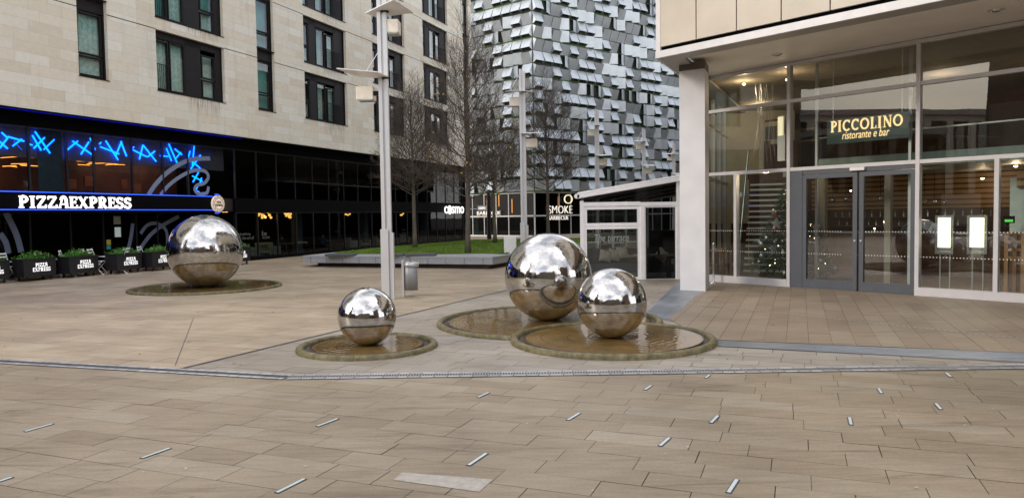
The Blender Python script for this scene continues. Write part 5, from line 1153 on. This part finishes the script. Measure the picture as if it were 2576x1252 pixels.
# interior
Dp = 8.0
room = [(XL, .1), (XR, .1), (XR, Dp), (XL-3.93, Dp)]
for nm_, mt_, za_, zb_ in (('floor', M['wood_floor'], -.002, .03), ('ceiling', flat('interior_ceiling', (.32, .27, .21), .8), ZG-.02, ZG), ('roof_slab', M['interior_dark'], ZG+.06, ZG+.2)): b = MB(); b.prism(room, za_, zb_); b.build(nm_, mt_, B_)
bx('mezzanine', M['soffit_edge'], -.1, XR, 1.4, Dp, 2.50, 2.72); bx('mezzanine', M['soffit_edge'], XL+.2, -.1, 3.6, Dp, 2.50, 2.72)
bx('floor_edge', flat('pale_teal_edge', (.30, .38, .37), .5), -.1, XR, 1.36, 1.4, 2.48, 2.74)
bx('back_wall', M['interior_brown'], XL-3.95, XR, Dp, Dp+.05, 0, ZG+.1); bx('end_wall', M['interior_brown'], XR, XR+.05, .1, Dp, 0, ZG+.1); b = MB(); b.prism([(XL-2.85, 5.8), (XL-2.75, 5.8), (XL-3.85, Dp), (XL-3.95, Dp)], 0, ZG+.05); b.build('end_wall', M['interior_brown'], B_); bx('back_wall', M['slats'], -2.6, 4.6, 6.0, 6.05, 1.62, 2.48); bx('back_wall', M['brown_panel'], -2.9, 6, 6.06, 6.1, 0, 2.5)
SX = lambda k, e=0: (XL-.446*k+e*.895, .09+.895*k+e*.446)
b = MB()
for z0_, z1_ in ((0, ZS), (ZTR-.04, ZTR+.04), (ZM-.03, ZM+.03)): b.prism([SX(0, -.03), SX(0, .03), SX(6.3, .03), SX(6.3, -.03)], z0_, z1_)
b.build('side_rail', M['alu_w'], B_)
for k in (.35, 1.5, 2.7, 3.9, 5.1, 6.2):
    b = MB(); b.prism([SX(k-.04, -.06), SX(k-.04, .05), SX(k+.04, .05), SX(k+.04, -.06)], ZS, ZG); b.build('side_mullion', M['alu_w'], B_)
b = MB(); p_, q_ = SX(0), SX(6.3); b.quad((*p_, ZS), (*q_, ZS), (*q_, ZG), (*p_, ZG)); b.build('pane', M['glass_win'], B_)
b = MB(); wpoly(b, [(6.50, 22.5), (8.7, 22.5), (8.7, 22.6), (6.50, 22.6)], 0, ZG); b.build('wall', M['cream_wall'], B_)
b = MB(); wpoly(b, [(6.74, 22.42), (7.25, 22.42), (7.25, 22.48), (6.74, 22.48)], .03, 1.25); b.build('wainscot', M['brown_panel'], B_)
n_ = 16; az22 = R(22); du = Vector((math.cos(az22), -math.sin(az22), 0)); dv = Vector((math.sin(az22), math.cos(az22), 0)); S0 = Vector((5.70, 18.0, 0)); SW = 1.02
FPw = lambda p, z: ((p-FP.O).dot(FP.t), (p-FP.O).dot(FP.inn), z)
def stair_box(b, u0, u1, v0, v1, z0, z1): wpoly(b, [tuple((S0+du*u+dv*v).xy) for u, v in ((u0, v0), (u1, v0), (u1, v1), (u0, v1))], z0, z1)
b = MB()
for k in range(n_): z = .17+k*2.33/n_; stair_box(b, 0, SW, k*.16, k*.16+.19, z-.03, z)
b.build('stair_treads', flat('dark_tread', (.09, .05, .035), .5), B_)
b = MB()
for k in range(n_): z = .17+k*2.33/n_; stair_box(b, 0, SW, k*.16-.015, k*.16-.002, z-.042, z+.008)
b.build('stair_nosings', flat('dull_nosing', (.52, .51, .49), .45, .3), B_)
b = MB(); stair_box(b, -.06, SW+.1, n_*.16+.15, n_*.16+.2, 0, 2.5); stair_box(b, -.1, SW+.2, n_*.16+.2, n_*.16+.4, 2.5, 2.7); b.build('stair_back', M['brown_panel'], B_)
b = MB()
for e in (-.06, SW+.06):
    p_ = [FPw(S0+du*e+dv*v, z) for v, z in ((-.15, .03), (-.15, .9), (n_*.16, 3.3))]; b.tube(p_, .02, 8)
b.build('handrail', M['steel'], B_)
# hanging rods above the stair
r = random.Random(5); b = MB()
for k in range(13):
    x, z_ = FP.at(1893+k*3.2, 200, 1.6); zt = ZG-.05; b.tube([(x, 1.5+r.random()*.5, r.uniform(2.75, 3.1)), (x, 1.5+r.random()*.5, zt)], .006, 4)
b.build('hanging_rods', M['silver'], B_)
for k, (px, py, w_, h_, dd) in enumerate(((1940, 335, .8, .8, 6.1), (2032, 340, .9, .55, 7.9), (2200, 330, .9, .5, 7.9))):
    x, z = FP.at(px, py, dd); t_ = MB(); frame_bars(t_, x-w_/2, x+w_/2, z-h_/2, z+h_/2, .06, dd-.04, dd); fo = t_.build('picture_frame', M['brown_panel'], B_); t_ = MB(); t_.box(x-w_/2+.06, x+w_/2-.06, dd-.02, dd-.01, z-h_/2+.06, z+h_/2-.06); t_.build('picture', M['cream_wall'], fo); t_ = MB(); t_.box(x-w_/4, x+w_/4, dd-.03, dd-.022, z-h_/4, z+h_/4); t_.build('print', M['granite_dark'], fo)
b = MB(); wpoly(b, [(7.75, 22.38), (8.75, 22.38), (8.75, 22.46), (7.75, 22.46)], 2.75, 3.75); b.build('panel', M['brown_panel'], B_)
bx('wall_fitting', M['white'], *(lambda x: (x-.03, x+.03))(FP.at(1864, 489, 2.85)[0]), 2.84, 2.88, FP.at(1864, 495, 2.85)[1], FP.at(1864, 484, 2.85)[1])
# tall slim lit fitting on a steel post upstairs
x, z = FP.at(1968, 325, 1.2); bx('steel_post', M['alu'], x-.09, x+.09, 1.15, 1.3, 2.75, 3.35)
t = empty('wall_light', FP.world(x, 1.1, z-.15), FP.rz, 'tall narrow lit fitting upstairs left of the door mullion', 'wall light'); b = MB(); b.box(-.055, .055, 0, .05, 0, .42); b.build('diffuser', M['lit_cream'], t); b = MB(); b.box(-.07, .07, .05, .08, -.03, .45); b.build('backplate', M['alu'], t)
# upstairs rail, posts and spots
bx('balustrade', M['steel'], -.1, XR, 1.44, 1.46, 3.2, 3.23)
b = MB(); b.quad((-.1, 1.45, 2.74), (XR, 1.45, 2.74), (XR, 1.45, 3.2), (-.1, 1.45, 3.2)); b.build('pane', M['glass'], B_)
for x in (.35, 2.2, 4.6): bx('steel_post', M['alu'], x-.025, x+.025, .45, .50, .03, ZG-.03)
bx('steel_post', M['tan_post'], *(lambda x: (x-.07, x+.07))(FP.at(2083, 600, 1.4)[0]), 1.1, 1.22, .03, 2.48); bx('steel_post', M['tan_post'], *(lambda x: (x-.06, x+.06))(FP.at(2247, 600, 1.4)[0]), 1.1, 1.22, .03, 2.48)
# bar
bar = empty('bar_counter', FP.world(-1.2, 4.2, .03), FP.rz, 'long dark bar counter with a bright steel top behind the glass doors', 'bar counter')
b = MB(); b.box(-.4, 6.2, 0, .5, 0, .98); b.build('front', M['brown_panel'], bar); b = MB(); b.box(-.45, 6.25, -.06, .55, .98, 1.03); b.build('counter_top', M['steel'], bar)
sh_ = empty('bottle_shelf', FP.world(-1.4, 5.75, 1.05), FP.rz, 'back bar shelf with hanging glassware under the timber slats', 'shelf')
for z in (0.1, .34): b = MB(); b.box(-.5, 6, 0, .2, z, z+.02); b.build('shelf_board', M['brown_panel'], sh_)
b = MB(); r = random.Random(9)
for k in range(62): b.lathe([(.001, 0), (.028, 0), (.03, .10), (.012, .13), (.012, .17), (.001, .17)], 8, (-.4+k*.1+r.uniform(-.02, .02), .08, .12 if k % 2 else .36))
tag(b.build('bottle', [M['steel']], sh_), kind='stuff')
for k, (px, py) in enumerate(((2095, 503), (2128, 500), (2160, 502), (2215, 500), (2325, 508), (2350, 508), (2375, 508))):
    x, z = FP.at(px, py, 4.6); w_ = FP.world(x, 4.6, z); t = empty('glass_globe', w_, 0, 'clear glass globe hanging over the bar in a row of alike globes', 'pendant lamp', 'glass globes over the bar'); b = MB(); b.ball((0, 0, 0), .06, 8); b.build('globe', M['steel'], t); b = MB(); b.tube([(0, 0, .05), (0, 0, 2.45-z)], .006, 4); b.build('cable', M['black'], t)
for k, (px, py) in enumerate(((2227, 470), (2225, 558), (2115, 610), (2180, 611), (2302, 617), (2062, 520), (2140, 480), (2200, 575))):
    x, z = FP.at(px, py, 4.9); w_ = FP.world(x, 4.9, z); t = empty('spot_light', w_, 0, 'tiny warm light spot glowing near the bar among similar spots', 'light', 'tiny warm lights around the bar'); b = MB(); b.ball((0, 0, 0), .022, 6); b.build('bulb_or_fill', M['warm_spot'], t); b = MB(); b.tube([(0, 0, .02), (0, 0, .10)], .012, 6); b.build('holder', M['black'], t)
for x, y, z, e in ((1.2, 3.0, 2.35, 4), (3.2, 3.2, 2.35, 7), (4.9, 2.2, 2.35, 8), (2.0, 5.2, 2.2, 5), (-1.7, 1.0, 4.5, 10), (-3.4, 4.6, 4.5, 14), (-.5, .8, 4.4, 8), (-.75, .35, 2.38, 14), (1.5, 4, 4.4, 6), (4, 4, 4.4, 6), (6.5, 3, 4.4, 6)):  # two lamps near the christmas tree are added only to brighten it
    t = empty('ceiling_or_fill_lamp', FP.world(x, y, z+.08), FP.rz, 'warm ceiling lamp or added fill light inside the glass fronted restaurant, one of several alike', 'ceiling light', 'warm ceiling lamps inside the restaurant'); b = MB(); b.lathe([(.001, .0), (.028, .0), (.035, .012), (.035, .03)], 12); b.build('lamp_shade', M['warm_spot'], t); lamp('bulb_or_fill', t, (0, 0, -.12), e, (1, .74, .47))
# pale wall, green screen and oak lattice at the right
bx('pale_wall', flat('pale_wall', (.50, .55, .52), .7), *(lambda a, c: (a, c))(FP.at(2530, 600, .55)[0], 6.5), .75, .8, .03, ZTR-.35); bx('beam', M['slats'], xr2+.1, 6.5, .68, .74, 1.95, 2.2)
x0, z0 = FP.at(2524, 561, .3); x1, z1 = FP.at(2552, 543, .3)
t = empty('screen', FP.world(x0, .3, z0), FP.rz, 'small bright green screen on the glass near the right edge', 'screen'); b = MB(); b.box(0, x1-x0, 0, .03, 0, z1-z0); b.build('case', M['black'], t); b = MB(); b.box(.02, x1-x0-.02, -.004, .0, .02, z1-z0-.06); b.build('display', M['green_lit'], t)
x0, z1 = FP.at(2527, 588, .45); t = empty('lattice_screen', FP.world(x0, .45, .03), FP.rz, 'oak lattice screen with square holes at the right edge', 'screen')
b = MB(); b.box(0, 1.6, .03, .06, 0, z1); b.build('backing', M['brown_panel'], t)
b = MB()
for k in range(13): b.box(.0+k*.125, .06+k*.125, -.01, .03, 0, z1)
for k in range(4): b.box(0, 1.56, -.014, .028, z1-.05-k*.14, z1-k*.14)
b.build('slats', M['wood'], t)
# lit menu stands
for (a, c), lab in zip(((2354, 2401), (2434, 2486)), ('left of the two lit menu stands behind the glass', 'right of the two lit menu stands, the slightly larger one')):
    dd = .42; x0, z0 = FP.at(a, 638, dd); x1, z1 = FP.at(c, 541, dd); W = x1-x0; H = z1-z0
    t = empty('menu_stand', FP.world(x0, dd, .03), FP.rz, lab, 'menu stand', 'lit menu stands by the entrance'); z0 -= .03
    b = MB(); frame_bars(b, 0, W, z0, z0+H, .045, -.05, .06); b.box(.045, W-.045, .0, .06, z0+.04, z0+.12); b.build('housing', M['steel'], t)
    b = MB(); b.box(.045, W-.045, .01, .05, z0+.12, z0+H-.045); b.build('lit_panel', M['menu'], t)
    for f in (.25, .78): b = MB(); b.tube([(W*f, 0, 0), (W*f, 0, z0)], .012, 8); b.build('leg', M['alu'], t)
    b = MB(); b.box(W*.1, W*.9, -.12, .12, 0, .012); b.build('foot', M['steel'], t)
# glass name plate
dd = .28; x0, z0 = FP.at(2080, 352, dd); x1, z1 = FP.at(2289, 300, dd); zt = FP.at(2289, 276, dd)[1]
t = empty('name_sign', FP.world(0, dd, 0), FP.rz, 'hanging glass plate reading PICCOLINO ristorante e bar in gold above the doors', 'sign')
zb = FP.at(2090, 363, dd)[1]; ztp = FP.at(2090, 302, dd)[1]
b = MB(); b.box(x0, x1, .0, .015, zb, ztp); b.build('plate', flat('dark_glass_plate', (.10, .13, .13), .12, 0, .1), t)
la = FP.at(2090, 334, dd); lb = FP.at(2272, 318, dd); lt = FP.at(2090, 306, dd)[1]
lettering('lettering', 'PICCOLINO', M['gold'], t, la[0], la[1], lt-la[1], lb[0]-la[0], -.02, .015, .165, .06, .08)
p = FP.at(2119, 350, dd); q = FP.at(2238, 340, dd)
text_obj('lettering', 'ristorante e bar', M['gold'], t, (p[0], -.005, p[1]-.01), .155, q[0]-p[0], .006, shear=.25)
for x in (x0+.12, x1-.15): b = MB(); b.tube([(x, .02, ztp), (x, .02, ZG-.03)], .009, 6); b.build('hanger', M['silver'], t)

# christmas tree
px_, py_ = 6.26, 16.4
t = empty('christmas_tree', (px_, py_, .03), 0, 'decorated christmas tree behind the glass left of the doors', 'christmas tree')
b = MB(); b.smooth = True; b.lathe([(.001, 0), (.15, 0), (.19, .20), (.001, .20)], 20); b.build('pot', M['terracotta'], t)
b = MB(); b.tube([(0, 0, .2), (0, 0, 2.4)], [.04, .01], 6); b.build('trunk', M['bark'], t)
r = random.Random(12); b = MB(); HT = 2.36
for k in range(9000):
    f = r.random()**.75; z = .30+(HT-.34)*(1-f); rr_ = .98*f**.9*(.55+.45*r.random()**.4); a = r.uniform(0, 6.283); ln = r.uniform(.05, .13); dx, dy = math.cos(a), math.sin(a); w_ = .021
    x, y = dx*rr_, dy*rr_; z -= rr_*.12; tx, ty = -dy*w_, dx*w_; up_ = r.uniform(-.05, .03)
    b.add([(x-tx, y-ty, z), (x+tx, y+ty, z), (x+dx*ln+tx*.3, y+dy*ln+ty*.3, z+up_), (x+dx*ln-tx*.3, y+dy*ln-ty*.3, z+up_)], [(0, 1, 2, 3)])
b.build('branches', M['fir'], t)
for k in range(60):
    f = r.uniform(.1, 1); z = .32+(HT-.4)*(1-f); a = r.uniform(R(170), R(370)); rr_ = .95*f**.9+.01; b = MB(); b.ball((0, 0, 0), r.choice((.034, .042, .055)), 7, r.choice((1, 1, 1.5))); b.build('bauble', M[r.choice(('silver', 'silver', 'red', 'silver', 'gold2')) if False else r.choice(('silver', 'silver', 'silver', 'red'))], t, loc=(math.cos(a)*rr_, math.sin(a)*rr_, z-rr_*.12))
for k in range(34):  # glowing dots added to lift the dim tree
    f = r.uniform(.05, 1); z = .32+(HT-.4)*(1-f); a = r.uniform(R(170), R(370)); rr_ = .80*f**.9; b = MB(); b.ball((0, 0, 0), .010, 5); b.build('tree_glow_dot', M['warm_spot'], t, loc=(math.cos(a)*rr_, math.sin(a)*rr_, z-rr_*.12))
def star(r1, r2, y): return [((r1 if k % 2 == 0 else r2)*math.sin(k*math.pi/5), (r1 if k % 2 == 0 else r2)*math.cos(k*math.pi/5)) for k in range(10)]
for ax, az_, s in ((-.48, 1.30, .15), (-.52, .74, .17), (.38, 1.22, .12), (.1, 1.0, .1)):
    b = MB(); b.prism_xz([(p[0], p[1]) for p in star(s, s*.45, 0)][::-1], -.015, .015); b.build('star', M['silver'], t, loc=(ax, -.42, az_))

# bollard with rope post and clutter by the column
w_ = G(1795, 712); t = empty('barrier_post', (w_.x, w_.y, 0), 0, 'slim steel barrier post on a round base right of the grey column', 'barrier post')
b = MB(); b.smooth = True; b.lathe([(.001, 0), (.12, 0), (.115, .02), (.03, .03), (.022, .05), (.022, .86), (.028, .88), (.018, .91), (.001, .915)], 20); b.build('post', M['steel'], t)
w_ = G(1782, 722); b = MB(); b.box(w_.x-.07, w_.x+.05, w_.y-.03, w_.y+.04, 0, .05); tag(b.build('floor_bracket', M['alu'], bevel=.008), 'small metal bracket on the paving at the column foot', 'bracket')

for px, lab in ((1803, 'left bunch of shiny brass rods standing inside the corner window'), (1818, 'right bunch of shiny brass rods with red lights inside the corner window')):
    x, z_ = FP.at(px, 640, .5); t = empty('brass_ornament', FP.world(x, .5, .03), FP.rz, lab, 'ornament', 'brass ornaments in the corner window'); b = MB(); r = random.Random(px)
    for k in range(7): a = k*.9; b.tube([(.05*math.cos(a), .05*math.sin(a), 0), (.045*math.cos(a), .045*math.sin(a), .62)], .010, 5)
    b.build('rods', flat('brass', (.35, .24, .12), .2, 1), t)
    for k in range(6): b = MB(); b.ball((.07*math.cos(k), .07*math.sin(k), .66+.04*(k % 2)), .03, 6); b.build('bauble', M['red'] if k % 3 == 0 else flat('brass_ball', (.4, .28, .15), .15, 1), t)

# ------------------------------------------------------------------ terrace pavilion
Y0 = 17.75; u_ = Y0/FOC
def PX_(px): return (px-1288)*u_-.0
def PZ_(px, py): d = ray(px, py); return CH+d.z*Y0/d.y
def PXX(px, py): d = ray(px, py); return d.x*Y0/d.y
M['vinyl'] = flat('pale_vinyl', (.34, .37, .36), .7)
V_ = empty('terrace_pavilion', (0, Y0, 0), 0, 'white framed glass terrace pavilion with sloping roof beside the grey column', 'pavilion')
def pb(name, mat, a, c, top, bot, y0=-.05, y1=.05, parent=None, bevel=0):
    x0, x1 = PXX(a, 600), PXX(c, 600); mid = (a+c)/2; b = MB(); b.box(x0, x1, y0, y1, PZ_(mid, bot), PZ_(mid, top)); return b.build(name, mat, parent or V_, bevel=bevel)
LB = 8.0
pb('post', M['alu_p'], 1460, 1469, 505, 706, bevel=.003); pb('post', M['alu_p'], 1611, 1621, 519, 706); pb('post', M['alu_p'], 1701.5, 1713, 440, 706)
pb('beam', M['alu_p'], 1469, 1611, 508, 518); pb('beam', M['alu_p'], 1611, 1701.5, 508, 518, -.047, .047)
x0, x1 = PXX(1450, 490), PXX(1713, 490); zl, zr = PZ_(1450, 497), PZ_(1713, 452)
xe = x1+.25; sl = (zr-zl)/(x1-x0)
def shear(o):
    for v in o.data.vertices: v.co.x += .404*max(0, v.co.y)
    return o
b = MB(); b.prism_xz([(x0, zl-.03), (xe, zl+sl*(xe-x0)-.03), (xe, zl+sl*(xe-x0)+.07), (x0, zl+.07)], -.14, -.05); b.build('roof_edge', M['alu_p'], V_, bevel=.008)
b = MB(); b.prism_xz([(x0+.02, zl+.08), (xe, zl+sl*(xe-x0)+.08), (xe, zl+sl*(xe-x0)+.12), (x0+.02, zl+.12)], -.12, -.03); b.build('roof_trim', M['alu_p'], V_, bevel=.008)
b = MB(); b.prism_xz([(x0, zl+.02), (xe, zl+sl*(xe-x0)+.02), (xe, zl+sl*(xe-x0)+.06), (x0, zl+.06)], -.05, LB); shear(b.build('roof', flat('pale_fabric_roof', (.30, .29, .28), .7), V_))
b = MB(); b.tube([(x0, -.14, zl+.03), (x0, 0, zl+.03), (x0, LB, zl+.03)], .06, 10); shear(b.build('gutter', M['alu_p'], V_))
b = MB(); xa, xb = PXX(1469, 500), PXX(1701.5, 500); zb = PZ_(1585, 508); b.add([(xa, 0, zb), (xb, 0, zb), (xb, 0, zl+sl*(xb-x0)), (xa, 0, zl+sl*(xa-x0))], [(0, 1, 2, 3)]); b.build('pane', M['glass_dark'], V_)
def wframe(a, c, top, bot, wpx, y0=-.03, y1=.035):
    x0, x1 = PXX(a, 600), PXX(c, 600); mid = (a+c)/2; b = MB(); frame_bars(b, x0, x1, PZ_(mid, bot), PZ_(mid, top), wpx*u_, y0, y1); return b, x0, x1, PZ_(mid, bot), PZ_(mid, top)
for a, c, top, bot, wpx, gl in ((1469, 1611, 518.5, 568.5, 8, 'glass_dark'), (1469, 1611, 569, 704, 7, 'glass'), (1621, 1701.5, 518.5, 704, 3, 'glass_dark')):
    b, x0_, x1_, zb_, zt_ = wframe(a, c, top, bot, wpx); f = b.build('window', M['alu_p'], V_)
    b = MB(); k = wpx*u_*.9; b.quad((x0_+k, 0, zb_+k), (x1_-k, 0, zb_+k), (x1_-k, 0, zt_-k), (x0_+k, 0, zt_-k)); b.build('pane', M['glass_pav'] if False else M[gl], f)
pb('sill', M['alu_p'], 1460, 1713, 704, 708, -.06, .06)
p = (PXX(1497, 612), PZ_(1497, 612)); q = PXX(1582, 600)
text_obj('window_lettering', 'The terrace', M['vinyl'], V_, (PXX(1496, 606), -.012, PZ_(1496, 607)), .17, PXX(1582, 600)-PXX(1496, 600), 0, shear=.25)
text_obj('window_lettering', 'AT PICCOLINO', M['vinyl'], V_, (PXX(1518, 612), -.012, PZ_(1518, 613)), .05, PXX(1569, 600)-PXX(1518, 600), 0)
b = MB()
for a, c in ((1480, 1512), (1577, 1608)):
    x = PXX(a, 609)
    while x < PXX(c, 609): b.box(x, x+.014, -.014, -.012, PZ_(1540, 609), PZ_(1540, 609)+.014); x += .035
b.build('dotted_band', M['white'], V_)
b = MB(); 
for k in range(1, 6): b.box(x0+.05, x0+.12, k*1.5-.04, k*1.5+.04, 0, zl); 
shear(b.build('side_post', M['alu_p'], V_))
for k in range(5): b = MB(); b.quad((x0+.09, k*1.5+.04, .1), (x0+.09, k*1.5+1.46, .1), (x0+.09, k*1.5+1.46, zl), (x0+.09, k*1.5+.04, zl)); shear(b.build('pane', M['glass'], V_))
b = MB(); 
for k in range(1, 4): xx = x0+k*.8; b.prism_xz([(x0+.1, zl-.06), (xe-.1, zl+sl*(xe-x0)-.06), (xe-.1, zl+sl*(xe-x0)+.01), (x0+.1, zl+.01)], k*1.7-.03, k*1.7+.03)
shear(b.build('rafter', M['dark_frame'], V_))
b = MB(); b.box(x0, xe+1.6, LB-.02, LB, 0, 1.0); b.box(x0, xe+1.6, LB-.02, LB, 1.9, zl); shear(b.build('rear_wall', M['dark_frame'], V_))
# sofa, cushions, table
t = empty('sofa', (PXX(1520, 650)+.1, Y0+.55, 0), 0, 'dark grey sofa behind the terrace glass', 'sofa')
b = MB(); b.box(-.55, 1.7, -.1, .5, .12, .34); b.build('seat', M['sofa'], t, bevel=.03)
b = MB(); b.box(-.55, 1.7, .42, .62, .3, .72); b.build('backrest', M['sofa'], t, bevel=.03)
b = MB(); b.box(-.72, -.55, -.1, .6, .12, .56); b.build('armrest', M['sofa'], t, bevel=.03)
for xx in (-.65, 1.6): b = MB(); b.box(xx-.02, xx+.02, 0, .04, 0, .12); b.build('leg', M['black'], t)
def pillow(px, py, s, mat, lab, dy=.85, tilt=.2):
    x = PXX(px, py)*(1+dy/Y0); z = PZ_(px, py); b = MB(); b.smooth = True; n = 8; vs = []; fs = []
    for side in (-1, 1):
        for i in range(n+1):
            for j in range(n+1):
                u, v = i/n*2-1, j/n*2-1; th = .07*(1-u**4)*(1-v**4); k_ = 1-.08*(1-abs(u))*(abs(v)) ; vs.append((u*s*(1-.08*(1-v*v)*0), side*th, v*s*k_))
    for sd_ in (0, 1):
        o_ = sd_*(n+1)**2
        for i in range(n):
            for j in range(n): a = o_+i*(n+1)+j; f = (a, a+n+1, a+n+2, a+1); fs.append(f if sd_ == 0 else f[::-1])
    b.add(vs, fs); o = b.build('cushion', mat); o.location = (x, Y0+dy, z); o.rotation_euler = (R(-15), R(tilt*50), 0); tag(o, lab, 'cushion', 'cushions on the terrace sofa')
pillow(1523, 648, .15, M['cushion'], 'leftmost beige cushion on the sofa'); pillow(1545, 646, .15, M['cushion'], 'middle beige cushion on the sofa', .9); pillow(1566, 640, .15, M['cushion'], 'beige patterned cushion right of the middle one', .92, -.1)
pillow(1665, 645, .15, M['white'], 'tilted black and white checked cushion behind the narrow pane', .7, .8)
xt = PXX(1612, 645); t = empty('dining_table', (xt+.1, Y0+.28, 0), 0, 'wooden dining table laid with glasses behind the terrace glass', 'table')
zt = PZ_(1612, 643); b = MB(); b.box(-.35, .9, -.12, .35, zt-.03, zt); b.build('table_top', M['wood'], t, bevel=.005); b = MB(); b.box(-.05, .05, .0, .1, 0, zt-.03); b.box(.6, .7, .0, .1, 0, zt-.03); b.build('leg', M['black'], t)
for dx, lab in ((0.02, 'small dark bottle on the terrace table'), (.42, 'taller bottle on the right of the terrace table')):
    b = MB(); b.smooth = True; b.lathe([(.001, 0), (.03, 0), (.03, .10), (.012, .14), (.012, .19), (.001, .19)], 12); o = b.build('bottle', M['dark_frame']); o.location = (xt+.1+dx, Y0+.4, zt); tag(o, lab, 'bottle')
for dx, lab in ((-.15, 'white plate on the left end of the terrace table'), (.25, 'white plate in the middle of the terrace table')):
    b = MB(); b.lathe([(.001, .002), (.07, .004), (.10, .014)], 20); o = b.build('plate', M['white']); o.location = (xt+.1+dx, Y0+.3, zt+.002); tag(o, lab, 'plate')

# staff behind the bar
for px, cl, lab in ((2300, 'dark_cloth', 'barman in black standing behind the bar right of the doors'), (2368, 'white_cloth', 'member of staff in a white shirt behind the bar')):
    x = FP.at(px, 600, 5.2)[0]; person(FP.world(x, 5.1, .03), FP.rz, lab, M[cl], M['dark_cloth'], False, .86, arm=.2)

# ------------------------------------------------------------------ buildings around the square that only the steel and glass reflect
def block(name, lab, x, y, rz, W, D, H, mat, nx, nz, ww=1.4, wh=1.6, gap0=2.6):
    t = empty(name, (x, y, 0), R(rz), lab, 'building'); b = MB(); b.box(-W/2, W/2, 0, D, 0, H); b.build('wall', mat, t)
    b = MB(); b.box(-W/2-.3, W/2+.3, -.3, D+.3, H, H+.5); b.build('roof', M['soffit_edge'], t)
    proto = None
    for i in range(nx):
        for j in range(nz):
            X = -W/2+W*(i+.5)/nx; Z = gap0+(H-gap0-1)*(j+.35)/nz
            if proto is None:
                b = MB(); b.box(-ww/2, ww/2, -.05, .03, 0, wh); proto = b.build('window', M['dark_frame'], t); b = MB(); b.quad((-ww/2+.1, -.06, .1), (ww/2-.1, -.06, .1), (ww/2-.1, -.06, wh-.1), (-ww/2+.1, -.06, wh-.1)); b.build('pane', M['glass_dark'], proto); c = proto
            else: c = copy_tree(proto, t)
            c.location = (X, 0, Z)
brickish = flat('weathered_masonry', (.20, .17, .13), .85, 0, .2, 1.2); brown = flat('brown_brick', (.10, .07, .05), .9, 0, .2, 1.5)
block('office_building', 'pale office block with rows of square windows across the square behind the camera', -50, 4, 75, 70, 10, 10.5, flat('cream_render', (.62, .56, .46), .8, 0, .1, 1.0), 30, 5, 1.5, 1.3)
block('office_building', 'brown brick block behind the camera to the left', -28, -24, 40, 22, 10, 8, brown, 8, 3)
block('office_building', 'stone hall with a pitched roof directly behind the camera', -2, -30, 5, 22, 12, 8, brickish, 8, 3)
block('office_building', 'tall brown brick block behind the camera to the right', 22, -20, -40, 24, 10, 12, brown, 8, 4)
block('office_building', 'narrow taller office block across the square behind the camera', -44, 9, 75, 9, 8, 12.5, brown, 4, 5)
block('office_building', 'low shop row with a flat roof across the square behind the camera', -40, -1, 78, 10, 8, 7.5, brickish, 5, 3)
def gable(name, lab, x, y, rz, w_, h0, h1, mat):
    t = empty(name, (x, y, 0), R(rz), lab, 'building'); b = MB(); n = 10
    b.prism_xz([(-w_/2, 0), (w_/2, 0), (w_/2, h0)]+[(w_/2*math.cos(math.pi*k/n), h0+(h1-h0)*math.sin(math.pi*k/n)) for k in range(1, n)]+[(-w_/2, h0)], -1, 3); b.build('wall', mat, t)
    b = MB(); b.box(-w_*.1, w_*.1, -1.04, -.98, 1, h1*.75); b.build('window', M['glass_dark'], t)
block('office_building', 'low wide masonry terrace behind the camera', 0, -26, 0, 90, 6, 6, brickish, 20, 2)
gable('stone_hall', 'round gabled stone hall behind the camera on the left', -7, -24, 8, 9, 5, 10.5, brickish)
gable('stone_hall', 'round gabled stone hall behind the camera on the right', 6, -24, -8, 9, 5, 11, brickish)
t = empty('clock_tower', (-30, -8.5, 0), R(60), 'dark tapering stone tower far left behind the camera', 'tower'); b = MB(); b.lathe([(4.2, 0), (3.8, 12), (3.2, 12.2), (2.6, 19), (2.9, 19.4), (.05, 27)], 8); b.build('shaft', brown, t); b = MB(); b.box(-5, 5, -1, 1, 0, 8); b.build('wing', brickish, t)
